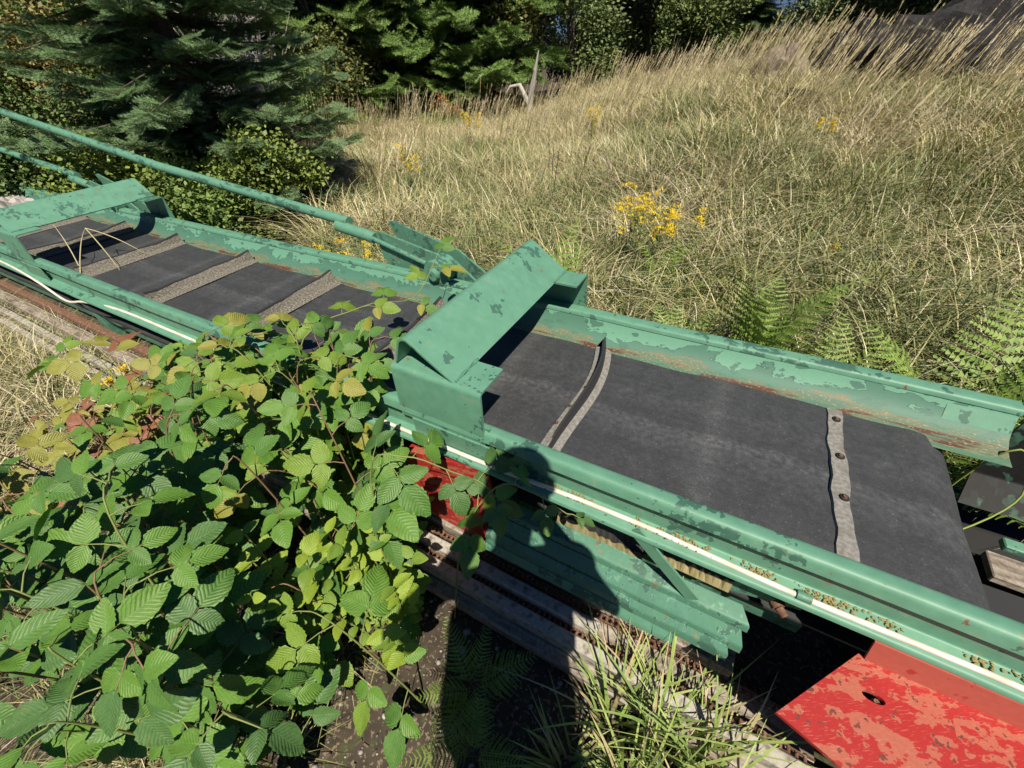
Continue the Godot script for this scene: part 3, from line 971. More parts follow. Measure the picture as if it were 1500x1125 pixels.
func build_chute():
	# the next machine beyond the head pulley: dark inside wall, tail belt and a boarded edge
	var t = thing("transfer_chute", "dark steel chute of the next conveyor below the head pulley", "chute")
	var p = P.new()
	p.sweep(sheet([V(-1.47, 0.72), V(-1.45, 0.45), V(-1.38, 0.36)], 0.006), stations(0.885, 2.2, 0.2), 0.003, fn, 50.0, func(q): return (0.72 - q.y) * -0.05)
	var w = part("side_wall", p.done(), M.chute, t)
	w.set_meta("label", "dark scuffed side wall with worn green paint")
	p = P.new()
	p.sweep(sheet([V(-1.62, 0.22), V(-1.45, 0.20), V(-1.18, 0.12), V(-0.60, 0.10)], 0.006), stations(0.66, 2.2, 0.4))
	part("floor_plate", p.done(), M.dark, t)
	p = P.new()
	p.sweep(sheet([V(-1.175, 0.10), V(-1.17, 0.370)], 0.006), stations(0.86, 2.2, 0.2), 0.002, fn)
	part("divider", p.done(), M.dark, t)
	p = P.new()
	p.box(Vector3(1.44, 0.385, -1.115), Vector3(0.565, 0.014, 0.045), Basis(Vector3.UP, -0.03), 0.003)
	part("board", p.done(), M.wood, t)
	p = P.new()
	p.box(Vector3(1.46, 0.412, -1.19), Vector3(0.55, 0.012, 0.018), Basis(Vector3.UP, -0.03), 0.003)
	part("edge_strip", p.done(), M.green, t)
	p = P.new()
	p.sweep(sheet([V(-1.06, 0.375), V(-0.66, 0.38)], 0.01), stations(0.755, 2.2, 0.2), 0.003, fn)
	part("tail_belt", p.done(), M.rubber, t)

func build_scrap():
	# crumpled grey sheet lying on the belt beyond the far bridge
	var t = thing("plastic_sheet", "crumpled grey plastic sheet on the belt beyond the far bridge", "sheet", Vector3(-5.45, 0.68, -1.08))
	var f = FastNoiseLite.new(); f.seed = 44; f.frequency = 4.5; f.fractal_octaves = 3; f.fractal_type = FastNoiseLite.FRACTAL_RIDGED
	var p = P.new()
	var at = func(i, j):
		var u = i / 22.0 - 0.5; var v = j / 14.0 - 0.5
		var x = u * 0.85; var z = v * 0.36
		return Vector3(x + 0.03 * f.get_noise_2d(z * 2.0, 9.0), 0.035 + 0.05 * f.get_noise_2d(x, z) + 0.02 * f.get_noise_2d(x * 3.0, z * 3.0), z + 0.03 * f.get_noise_2d(x * 2.0, 4.0))
	for i in 22:
		for j in 14: p.quad(at.call(i, j), at.call(i + 1, j), at.call(i + 1, j + 1), at.call(i, j + 1))
	part("sheet", p.done(), M.sheet, t)

# ------------------------------------------------------------------ plants
var leaf_meshes := []

func make_leaf(width, serr, fold, droop, tip, rows = 11):
	var p = P.new()
	var pts = []; var uvs = []
	for i in rows + 1:
		var v = i / float(rows)
		var w = width * pow(sin(PI * pow(v, 0.72)), 0.75)
		if v > 0.72: w *= lerpf(1.0, 0.72, (v - 0.72) / 0.28 * tip)
		if i == 0 or i == rows: w = 0.0
		var z = serr * (1.0 if i % 2 == 0 else -0.6)
		var row = []; var ru = []
		for s in [-1.0, -0.5, 0.0, 0.5, 1.0]:
			var ww = w * (1.0 + (z if absf(s) == 1.0 else 0.0))
			var along = v + (0.022 * (-1 if i % 2 == 0 else 1) * absf(s) if absf(s) == 1.0 and serr > 0 else 0.0)
			var y = -droop * v * v + fold * absf(s) * w * 0.9 - 0.25 * fold * s * s * w + 0.012 * sin(v * 9.0 + s * 4.0)
			row.append(Vector3(s * ww, y, -along))
			ru.append(Vector2(0.5 + s * 0.5 * (0.25 + 0.75 * w / width), v))
		pts.append(row); uvs.append(ru)
	# smooth normals
	var ns = []
	for i in rows + 1:
		var r = []
		for j in 5:
			var du = pts[min(i + 1, rows)][j] - pts[max(i - 1, 0)][j]
			var dw = pts[i][min(j + 1, 4)] - pts[i][max(j - 1, 0)]
			if dw.length() < 1e-5: dw = Vector3.RIGHT
			var q = dw.cross(-du).normalized() * -1.0
			if q.y < 0: q = -q
			r.append(q)
		ns.append(r)
	for i in rows:
		for j in 4:
			p.quad(pts[i][j], pts[i + 1][j], pts[i + 1][j + 1], pts[i][j + 1], ns[i][j], ns[i + 1][j], ns[i + 1][j + 1], ns[i][j + 1], uvs[i][j], uvs[i + 1][j], uvs[i + 1][j + 1], uvs[i][j + 1])
	return p.done()

# basis whose -z is dir and whose y is close to up
func aim(dir, up):
	var z = -dir.normalized()
	var y = (up - z * up.dot(z))
	if y.length() < 0.01: y = Vector3.UP
	y = y.normalized()
	return Basis(y.cross(z).normalized(), y, z)

func sunward(spread):
	var s = -SUN.normalized()
	return (s * 0.55 + Vector3.UP * 0.45 + Vector3(rng.randf_range(-1, 1), rng.randf_range(-0.4, 0.4), rng.randf_range(-1, 1)) * spread).normalized()

# a trifoliate leaf at q growing along dir; stalks go into stems
func trifoliate(plant, stems, q, dir, size, mats, spread = 0.62):
	var up = sunward(spread)
	dir = (dir - up * dir.dot(up) * 0.75 + Vector3(0, -0.26, 0)).normalized()
	var pet = size * rng.randf_range(0.6, 0.9)
	var hub = q + dir * pet + Vector3(0, 0.006, 0)
	stems.tube([q, (q + hub) / 2 + Vector3(0, 0.006, 0), hub], [0.0018, 0.0014, 0.0011], 5, false)
	var m = mats[rng.randi() % mats.size()]
	var side = up.cross(dir).normalized()
	var lead = hub + dir * size * 0.28
	stems.tube([hub, lead], [0.0011, 0.0009], 4, false)
	for k in 3:
		var d: Vector3; var at: Vector3; var sc: float
		if k == 0: d = dir; at = lead; sc = size
		else:
			var s = 1.0 if k == 1 else -1.0
			d = (side * s * 0.95 + dir * rng.randf_range(0.15, 0.5)).normalized(); at = hub; sc = size * rng.randf_range(0.72, 0.86)
		var u2 = (up + Vector3(rng.randf_range(-1, 1), 0, rng.randf_range(-1, 1)) * 0.22 + d * 0.25).normalized()
		part("leaf", leaf_meshes[rng.randi() % 4], m if rng.randf() < 0.8 else mats[rng.randi() % mats.size()], plant, at, aim(d, u2).scaled_local(Vector3(1, 1, 1) * sc))

func curve_pts(a, b, c, n):
	var r = []
	for k in n + 1:
		var t = k / float(n)
		r.append(a.lerp(b, t).lerp(b.lerp(c, t), t))
	return r

# cane through a path, leaves from fraction f0 on
func cane(plant, stems, path, rad0, size0, size1, mats, f0 = 0.3, gap = 0.06, spread = 0.62):
	var rad = []
	for k in path.size(): rad.append(lerpf(rad0, 0.0014, k / float(path.size() - 1)))
	stems.tube(path, rad, 6, false)
	var total = 0.0
	for k in path.size() - 1: total += path[k].distance_to(path[k + 1])
	var run = 0.0; var next = total * f0; var side = 1.0 if rng.randf() < 0.5 else -1.0
	for k in path.size() - 1:
		var d = path[k + 1] - path[k]
		var l = d.length()
		while next <= run + l:
			var q = path[k] + d * ((next - run) / l)
			var f = next / total
			var out = d.normalized() * 0.45 + Vector3.UP.cross(d).normalized() * side * rng.randf_range(0.6, 1.1) + Vector3(0, rng.randf_range(0.0, 0.5), 0)
			trifoliate(plant, stems, q, out.normalized(), lerpf(size0, size1, pow(f, 2.0)) * rng.randf_range(0.8, 1.15), mats, spread)
			side = -side
			next += gap * rng.randf_range(0.7, 1.3)
		run += l
	trifoliate(plant, stems, path[-1], (path[-1] - path[-2]).normalized(), size1 * 0.9, mats, spread)

func build_brambles():
	rng.seed = 2024
	leaf_meshes = [make_leaf(0.34, 0.055, 0.32, 0.16, 0.5, 14), make_leaf(0.38, 0.055, 0.20, 0.24, 0.3, 14), make_leaf(0.31, 0.06, 0.50, 0.10, 0.6, 14), make_leaf(0.36, 0.05, 0.28, 0.32, 0.4, 14), make_leaf(0.24, 0.02, 0.35, 0.18, 0.8), make_leaf(0.33, 0.0, 0.25, 0.12, 0.5)]
	var L = M.leaves
	var mid = [L[0], L[0], L[1], L[1], L[2], L[3]]
	var top = [L[0], L[0], L[2], L[2], L[1], L[4]]
	var reddish = [L[0], L[4], L[4], L[5]]
	var area = PackedVector2Array([Vector2(-2.55, -0.10), Vector2(-2.25, -0.50), Vector2(-1.85, -0.74), Vector2(-1.45, -0.84), Vector2(-1.05, -0.84), Vector2(-0.84, -0.70), Vector2(-0.80, -0.50), Vector2(-0.74, -0.38), Vector2(-0.72, -0.22), Vector2(-0.62, -0.08), Vector2(-0.52, 0.06), Vector2(-0.55, 0.28), Vector2(-1.10, 0.36), Vector2(-1.9, 0.2)])
	var high = func(x): return lerpf(0.42, 0.93, smoothstep(-2.6, -1.2, x)) - 0.12 * smoothstep(-0.75, -0.35, x)
	var kinds = [
		["raspberry bush crowding the near rail beside the belt cleats", Vector2(-1.75, -0.50), top],
		["raspberry bush reaching the rail just left of the near bridge", Vector2(-1.05, -0.52), top],
		["raspberry bush with reddish leaves at the left edge by dry grass", Vector2(-2.15, -0.15), reddish],
		["raspberry bush in the middle of the bramble patch", Vector2(-1.35, -0.15), mid],
		["raspberry bush in front of the small red bracket", Vector2(-0.75, -0.30), mid],
		["dark leaved raspberry bush at the lower left edge of the picture", Vector2(-1.4, 0.22), [L[1], L[3], L[0]]],
		["large leaved raspberry bush at the bottom of the picture", Vector2(-0.75, 0.14), [L[0], L[1], L[3]]],
		["raspberry bush beside the dark soil by the photographer's shadow", Vector2(-0.50, -0.10), [L[0], L[2], L[1]]]]
	var tips = []
	for k in kinds.size(): tips.append([])
	var tries = 0
	var placed = []
	while placed.size() < 92 and tries < 6000:
		tries += 1
		var q = Vector2(rng.randf_range(-2.6, -0.36), rng.randf_range(-0.75, 0.38))
		if not Geometry2D.is_point_in_polygon(q, area): continue
		var ok = true
		for o in placed:
			if o.distance_to(q) < (0.075 if q.y < -0.45 else 0.11): ok = false
		if not ok: continue
		placed.append(q)
		var best = 0
		for k in kinds.size():
			if q.distance_to(kinds[k][1]) < q.distance_to(kinds[best][1]): best = k
		tips[best].append(q)
	for k in kinds.size():
		var c = kinds[k][1]
		var g = Vector3(c.x, ground_at(c.x, c.y), c.y)
		var b = thing("raspberry_bush", kinds[k][0], "shrub", g, "raspberry bushes beside the conveyor")
		for q in tips[k]:
			var st = P.new()
			var h = (high.call(q.x) + 0.07 * smoothstep(-0.5, -0.7, q.y) * smoothstep(-1.5, -1.1, q.x)) * (rng.randf_range(0.90, 1.06) if rng.randf() < 0.55 or q.y < -0.42 else rng.randf_range(0.55, 0.88))
			var base = Vector3(lerpf(q.x, c.x, 0.7) + rng.randf_range(-0.1, 0.1), 0.02, lerpf(q.y, c.y, 0.7) + rng.randf_range(-0.06, 0.1))
			var out = Vector3(q.x, 0, q.y) - Vector3(base.x, 0, base.z)
			if out.length() < 0.08: out = Vector3(rng.randf_range(-1, 1), 0, rng.randf_range(-1, 1)).normalized() * 0.1
			var tipp = Vector3(q.x, h - 0.03, q.y)
			var ctl = base.lerp(tipp, 0.5) + Vector3(0, h * 0.55, 0)
			var path = []
			for w in curve_pts(base, ctl, tipp, 12): path.append(w - g)
			cane(b, st, path, 0.0032, 0.098, 0.075, kinds[k][2], 0.26, 0.092)
			part("cane", st.done(), M.cane if rng.randf() < 0.6 else M.cane_green, b)
	# single canes that stand out
	var solo = [
		["raspberry cane arching over the belt to the pivot boss", [Vector3(-1.25, 0.05, -0.5), Vector3(-1.22, 0.80, -0.62), Vector3(-1.12, 0.90, -0.86), Vector3(-1.05, 0.86, -1.05), Vector3(-1.05, 0.95, -1.22)], 0.35, 0.075, 0.07, top, 0.09],
		["raspberry cane hanging in front of the small red bracket", [Vector3(-0.72, 0.05, -0.32), Vector3(-0.70, 0.72, -0.40), Vector3(-0.60, 0.80, -0.45), Vector3(-0.50, 0.74, -0.50), Vector3(-0.44, 0.70, -0.53)], 0.45, 0.095, 0.085, mid, 0.085],
		["raspberry shoot in the head of the photographer's shadow", [Vector3(-0.52, 0.04, -0.38), Vector3(-0.46, 0.52, -0.44), Vector3(-0.37, 0.74, -0.51), Vector3(-0.29, 0.72, -0.55), Vector3(-0.20, 0.66, -0.57)], 0.52, 0.075, 0.045, mid, 0.07],
		["raspberry cane with a rust red leaf reaching over dry grass", [Vector3(-1.7, 0.05, -0.2), Vector3(-1.9, 0.62, -0.3), Vector3(-2.3, 0.66, -0.36), Vector3(-2.65, 0.55, -0.30)], 0.4, 0.10, 0.08, [L[5], L[4], L[2], L[0]], 0.13]]
	for s in solo:
		var b = thing("raspberry_cane", s[0], "shrub", s[1][0], "single raspberry canes")
		var st = P.new()
		var path = []
		var cp = s[1]
		for i in cp.size() - 1:
			for k in 5:
				path.append(cp[i].cubic_interpolate(cp[i + 1], cp[max(i - 1, 0)], cp[min(i + 2, cp.size() - 1)], k / 5.0) - cp[0])
		path.append(cp[-1] - cp[0])
		cane(b, st, path, 0.0028, s[3], s[4], s[5], s[2], s[6])
		part("cane", st.done(), M.cane_green, b)
	# bright young honeysuckle-like shoots by the chain track
	for s in [["bright yellow-green young plant beside the chain rails", Vector3(-0.62, 0.03, -0.27), 0.56], ["small yellow-green shoot above the dark soil", Vector3(-0.56, 0.03, -0.20), 0.46], ["yellow-green sprout among the raspberry leaves", Vector3(-0.80, 0.03, -0.12), 0.62]]:
		var b = thing("young_shoot", s[0], "plant", s[1], "young yellow-green shoots")
		var st = P.new()
		for k in 7:
			var a = rng.randf() * TAU
			var o = Vector3(cos(a), 0, sin(a))
			var path = curve_pts(Vector3.ZERO, o * 0.05 + Vector3(0, s[2] * 0.6, 0), o * rng.randf_range(0.06, 0.16) + Vector3(0, s[2] * rng.randf_range(0.7, 1.1), 0), 8)
			st.tube(path, 0.0022, 5, false)
			for i in range(4, 9):
				for w in [-1, 1]:
					var d = (Vector3.UP.cross(path[i] - path[i - 1]).normalized() * w + Vector3(0, 0.3, 0) + o * 0.2).normalized()
					part("leaf", leaf_meshes[rng.randi() % 4], L[6] if rng.randf() < 0.6 else L[2], b, path[i], aim(d, sunward(0.5)).scaled_local(Vector3.ONE * rng.randf_range(0.032, 0.058)))
		part("stem", st.done(), M.cane_green, b)
	# broad smooth-leaved sapling in the lower left corner
	for s in [["broad smooth-leaved sapling at the lower left with curled leaves", Vector3(-0.86, 0.03, 0.16), 0.84, 0.085], ["broad smooth-leaved sapling at the left edge of the brambles", Vector3(-1.10, 0.03, 0.06), 0.86, 0.08]]:
		var b = thing("sapling", s[0], "sapling", s[1], "smooth-leaved saplings")
		var st = P.new()
		for k in 4:
			var a = rng.randf() * TAU
			var o = Vector3(cos(a), 0, sin(a))
			var path = curve_pts(Vector3.ZERO, o * 0.05 + Vector3(0, s[2] * 0.6, 0), o * rng.randf_range(0.08, 0.16) + Vector3(0, s[2] * rng.randf_range(0.88, 1.02), 0), 10)
			st.tube(path, [0.005, 0.0048, 0.0046, 0.0044, 0.004, 0.0038, 0.0034, 0.003, 0.0026, 0.0022, 0.002], 6, false)
			for i in range(5, 11):
				for w in 2:
					var an = i * 2.4 + w * PI
					var d = Vector3(cos(an), 0.25, sin(an)).normalized()
					part("leaf", leaf_meshes[4], L[3] if rng.randf() < 0.5 else L[1], b, path[i], aim(d, sunward(0.35)).scaled_local(Vector3.ONE * s[3] * rng.randf_range(0.7, 1.15)))
		part("stem", st.done(), M.cane, b)

# ---- grasses
func blade(p, base, az, h, w, lean, droop, c0, c1, segs = 5):
	var o = Vector3(cos(az), 0, sin(az))
	var side = Vector3(-o.z, 0, o.x).rotated(Vector3.UP, rng.randf_range(-0.6, 0.6))
	var prev = null
	for k in segs + 1:
		var f = k / float(segs)
		var ww = w * (1.0 - pow(f, 2.2)) * 0.5 + 0.0003
		var reach = lean * f + droop * f * f * f
		var y = h * (f - 0.35 * clampf(droop / h, 0, 1.6) * pow(f, 3.5))
		var q = base + o * reach + Vector3(0, y, 0)
		var cur = [q - side * ww, q + side * ww]
		if prev:
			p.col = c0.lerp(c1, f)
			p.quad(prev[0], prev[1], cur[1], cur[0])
		prev = cur

func clump(n, rad, h0, h1, w, lean, droop, cols, tips, segs = 5):
	var p = P.new()
	for k in n:
		var a = rng.randf() * TAU
		var r = rad * sqrt(rng.randf())
		var i = rng.randi() % cols.size()
		var h = rng.randf_range(h0, h1)
		blade(p, Vector3(cos(a) * r, 0, sin(a) * r), a + rng.randf_range(-0.9, 0.9), h, w * rng.randf_range(0.6, 1.3), lean * rng.randf_range(0.2, 1.2), droop * h * rng.randf_range(0.1, 1.2), cols[i].lerp(cols[rng.randi() % cols.size()], 0.5), tips[i], segs)
	return p.done()

func seed_stalks(n, rad, h0, h1, col, head):
	var p = P.new()
	for k in n:
		var a = rng.randf() * TAU; var r = rad * sqrt(rng.randf())
		var b = Vector3(cos(a) * r, 0, sin(a) * r)
		var h = rng.randf_range(h0, h1)
		var o = Vector3(0.30 + rng.randf_range(-0.16, 0.22), 0, rng.randf_range(-0.12, 0.12)) * h
		p.col = col
		var path = [b, b + o * 0.25 + Vector3(0, h * 0.5, 0), b + o + Vector3(0, h, 0)]
		p.tube(path, [0.0028, 0.0024, 0.0012], 3, false)
		# plume: narrow spikelets pressed to the last third
		for j in 22:
			var f = 0.66 + 0.34 * j / 22.0
			var q = path[1].lerp(path[2], (f - 0.5) / 0.5)
			var ax = (path[2] - path[1]).normalized()
			var d = (ax * 2.6 + Vector3(rng.randf_range(-1, 1), rng.randf_range(-0.3, 0.3), rng.randf_range(-1, 1)) * 0.7).normalized() * rng.randf_range(0.03, 0.06)
			var s = Vector3(rng.randf_range(-1, 1), 0, rng.randf_range(-1, 1)).normalized() * 0.0050
			p.col = head.lerp(col, rng.randf() * 0.5)
			p.tri(q - s, q + s, q + d)
	return p.done()

func build_meadow():
	rng.seed = 99
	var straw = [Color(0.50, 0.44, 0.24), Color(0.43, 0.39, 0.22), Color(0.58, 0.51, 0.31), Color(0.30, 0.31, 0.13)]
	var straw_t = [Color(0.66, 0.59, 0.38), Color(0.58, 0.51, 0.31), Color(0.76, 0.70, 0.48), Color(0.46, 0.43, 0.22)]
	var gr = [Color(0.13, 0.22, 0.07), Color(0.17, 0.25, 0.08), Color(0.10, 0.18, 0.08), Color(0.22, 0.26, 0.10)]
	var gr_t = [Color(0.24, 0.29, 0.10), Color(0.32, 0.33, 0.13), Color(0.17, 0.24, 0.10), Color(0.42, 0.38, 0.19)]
	var protos = [
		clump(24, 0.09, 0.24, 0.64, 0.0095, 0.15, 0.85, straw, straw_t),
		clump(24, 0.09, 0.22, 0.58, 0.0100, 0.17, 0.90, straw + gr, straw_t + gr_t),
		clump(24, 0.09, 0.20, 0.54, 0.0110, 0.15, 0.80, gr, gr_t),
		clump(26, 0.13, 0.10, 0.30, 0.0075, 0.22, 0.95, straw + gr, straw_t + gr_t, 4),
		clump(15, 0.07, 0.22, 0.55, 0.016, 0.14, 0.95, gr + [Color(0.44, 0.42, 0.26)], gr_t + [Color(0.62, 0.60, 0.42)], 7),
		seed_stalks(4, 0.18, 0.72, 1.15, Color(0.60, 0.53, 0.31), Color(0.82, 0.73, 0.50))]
	var names = [["dry_grass", "dry straw coloured grass covering the meadow beyond the conveyor"], ["mixed_grass", "mixed dry and green grass in the meadow"], ["green_grass", "green grass growing through the dry meadow"], ["short_grass", "short matted dry grass at the foot of the meadow"], ["broad_grass", "broad-bladed green grass in the near part of the meadow"], ["seed_stalks", "tall straw coloured seed stalks leaning on the meadow slope"]]
	var xf = [[], [], [], [], [], []]; var tint = [[], [], [], [], [], []]
	var kn = FastNoiseLite.new(); kn.seed = 8; kn.frequency = 0.35; kn.fractal_octaves = 3
	var place = func(k, x, z, s):
		var b = Basis(Vector3.UP, rng.randf() * TAU if k != 5 else rng.randf_range(-1.1, 1.1)).scaled(Vector3(s, s * rng.randf_range(0.85, 1.15), s))
		xf[k].append(Transform3D(b, Vector3(x, ground_at(x, z) - 0.01, z)))
		var v = rng.randf_range(0.62, 1.18)
		tint[k].append(Color(v, v * rng.randf_range(0.95, 1.03), v * rng.randf_range(0.85, 1.1)))
	# the meadow beyond the far rail
	for i in 21000:
		var r = lerpf(1.6, 17.0, pow(rng.randf(), 1.35))
		var az = deg_to_rad(rng.randf_range(-72.0, 42.0))
		var x = sin(az) * r; var z = -cos(az) * r
		if z > -1.62: continue
		var azd = rad_to_deg(az)
		if azd < -55.0 and r < 9.0: continue
		var fern_near = false
		for fs in [Vector2(0.22, -2.15), Vector2(-0.17, -1.95), Vector2(1.10, -2.05), Vector2(0.90, -1.72), Vector2(0.52, -1.95), Vector2(-0.62, -2.85), Vector2(0.25, -1.85), Vector2(1.0, -1.85)]:
			if Vector2(x, z).distance_to(fs) < 0.24: fern_near = true
		if fern_near and rng.randf() < 0.85: continue
		if azd < -46.0 and r < 5.0 and rng.randf() < 0.4: continue
		var keep = 1.0 if r > 4.0 else 0.75
		if rng.randf() > keep: continue
		var m = kn.get_noise_2d(x, z)
		var green = clampf(0.62 + m * 0.9 - 0.08 * (r - 4.0) + 0.25 * smoothstep(3.2, 1.8, r) + 0.16 * smoothstep(-15.0, 10.0, azd) * smoothstep(7.0, 3.0, r), 0.05, 0.85)
		var u = rng.randf()
		var k = 2 if u < green * 0.75 else (1 if u < green * 0.75 + 0.42 else 0)
		if r < 2.6 and rng.randf() < 0.35: k = 3
		elif r < 5.0 and rng.randf() < 0.22 * smoothstep(-30.0, -8.0, azd): k = 4
		place.call(k, x, z, rng.randf_range(0.75, 1.15) * (1.0 if r > 3.0 else lerpf(0.62, 1.0, (r - 1.6) / 1.4)) * (0.95 if r > 8 else 1.0))
		var pst = 0.03 + 0.20 * smoothstep(5.5, 9.0, r) + 0.16 * smoothstep(-8.0, 6.0, azd) * smoothstep(4.5, 6.5, r)
		if r > 3.6 and rng.randf() < pst * 0.42: place.call(5, x, z, rng.randf_range(0.75, 1.1))
	# dry grass between the track and the brambles, left edge
	for i in 900:
		var x = rng.randf_range(-6.0, -1.9); var z = rng.randf_range(-0.42, 0.8)
		if x > -2.6 and rng.randf() < 0.5: continue
		place.call([0, 3, 3, 1][rng.randi() % 4], x, z, rng.randf_range(0.4, 0.72))
	for i in 260:
		var x = rng.randf_range(-6.0, -2.6); var z = rng.randf_range(-0.62, -0.4)
		place.call([3, 1][rng.randi() % 2], x, z, rng.randf_range(0.35, 0.6))
	# under the brambles, behind the viewer
	for i in 500:
		var x = rng.randf_range(-3.0, 3.0); var z = rng.randf_range(0.7, 3.5)
		place.call([2, 1, 3][rng.randi() % 3], x, z, rng.randf_range(0.5, 0.9))
	for i in 420:
		var x = rng.randf_range(0.75, 3.2); var z = rng.randf_range(-0.30, 0.9)
		place.call([2, 1, 3][rng.randi() % 3], x, z, rng.randf_range(0.45, 0.8))
	for i in 90:
		var x = rng.randf_range(-1.9, -0.75); var z = rng.randf_range(-0.36, 0.5)
		place.call(3, x, z, rng.randf_range(0.35, 0.6))
	for k in 6:
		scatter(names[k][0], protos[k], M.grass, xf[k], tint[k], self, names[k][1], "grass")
	# thatch on the ground so that no bare soil shows between the clumps
	# long green tufts by the chain rails at the lower right
	var tuft_c = [Color(0.16, 0.28, 0.055), Color(0.21, 0.33, 0.07), Color(0.11, 0.20, 0.05), Color(0.19, 0.30, 0.06), Color(0.38, 0.31, 0.16)]
	var tuft_t = [Color(0.32, 0.44, 0.12), Color(0.40, 0.48, 0.15), Color(0.22, 0.32, 0.09), Color(0.35, 0.46, 0.13), Color(0.50, 0.42, 0.24)]
	var spots = [[Vector3(0.06, 0.02, -0.36), 0.30, "long green grass tuft at the edge of the photographer's shadow"], [Vector3(0.20, 0.02, -0.40), 0.36, "long green grass tuft leaning over the ends of the chain rails"], [Vector3(0.32, 0.02, -0.36), 0.34, "long green grass tuft left of the big red plate"], [Vector3(0.16, 0.02, -0.24), 0.30, "long green grass tuft at the bottom edge of the picture"], [Vector3(0.31, 0.02, -0.22), 0.30, "low green grass tuft below the big red plate"], [Vector3(-0.02, 0.02, -0.20), 0.16, "small shaded grass tuft on the dark soil"]]
	for s in spots:
		var b = thing("grass_tuft", s[2], "grass", s[0], "long grass tufts by the chain rails")
		part("blades", clump(52, 0.055, s[1] * 0.45, s[1] * 1.25, 0.0085, 0.10, 0.60, tuft_c, tuft_t, 8), M.grass, b).set_meta("kind", "stuff")
	# stray blades over the belt under the far bridge and by the pulley
	var b2 = thing("dry_grass_sprig", "dry grass stems lying over the belt by the far bridge", "grass", Vector3(-3.35, 0.67, -0.85))
	var p = P.new()
	p.col = Color(0.55, 0.49, 0.28)
	for q in [[Vector3(0.10, 0.01, 0.14), Vector3(0.0, 0.16, 0.02), Vector3(-0.20, 0.17, -0.10)], [Vector3(-0.2, 0.17, -0.10), Vector3(0.0, 0.13, -0.16), Vector3(0.12, 0.02, -0.2)], [Vector3(0.0, 0.0, 0.10), Vector3(-0.1, 0.14, 0.04), Vector3(-0.3, 0.22, 0.0)], [Vector3(-0.2, 0.17, -0.10), Vector3(0.05, 0.12, -0.05), Vector3(0.18, 0.0, -0.02)]]:
		p = P.new()
		p.col = Color(0.55, 0.49, 0.28)
		p.tube(curve_pts(q[0], q[1], q[2], 8), [0.003, 0.003, 0.003, 0.003, 0.0028, 0.0025, 0.002, 0.0015, 0.001], 5, false)
		part("stem", p.done(), M.grass, b2)
	var b3 = thing("grass_sprig", "single green grass blade looping by the head pulley", "grass", Vector3(0.78, 0.05, -1.33))
	p = P.new()
	p.col = Color(0.28, 0.36, 0.08)
	p.tube(curve_pts(Vector3(0, 0, 0), Vector3(-0.05, 0.95, 0.08), Vector3(0.13, 0.50, 0.02), 12) + curve_pts(Vector3(0.13, 0.50, 0.02), Vector3(0.15, 0.44, 0.04), Vector3(0.02, 0.36, 0.14), 6), 0.0028, 5, false)
	part("blade", p.done(), M.grass, b3)

# ---- ferns
func frond_mesh(len_, wid, arch):
	var p = P.new()
	var path = []
	for k in 21:
		var f = k / 20.0
		path.append(Vector3(0, arch * sin(f * PI * 0.62) * len_, -f * len_ * 0.92))
	p.col = Color(0.20, 0.24, 0.07)
	var rad = []
	for k in 21: rad.append(lerpf(0.0028, 0.0006, k / 20.0))
	p.tube(path, rad, 4, false)
	for k in range(3, 20):
		var f = (k - 3) / 17.0
		var w = wid * pow(1.0 - f, 0.85) * (0.72 + 0.28 * smoothstep(0.0, 0.18, f))
		var d = (path[k + 1] - path[k - 1]).normalized() if k < 20 else Vector3.FORWARD
		var up = Vector3.RIGHT.cross(d).normalized()
		if up.y < 0: up = -up
		for s in [-1.0, 1.0]:
			var o = (Vector3.RIGHT * s + d * rng.randf_range(0.25, 0.5) - up * rng.randf_range(-0.05, 0.3)).normalized()
			var n = 9
			for j in n:
				var g = (j + 0.6) / n
				var q = path[k] + o * w * g + d * w * 0.12 * g * g - up * w * 0.16 * g * g
				var ll = w * 0.17 * (1.0 - g * 0.8) + 0.003
				var th = w / n * 0.62
				p.col = Color(0.14, 0.25, 0.045).lerp(Color(0.25, 0.37, 0.07), rng.randf())
				for e in [-1.0, 1.0]:
					var dd = (d * e + o * 0.45).normalized() * ll
					p.tri(q - o * th, q + o * th, q + dd + o * 0.3 * th + up * 0.0015)
	return p.done()

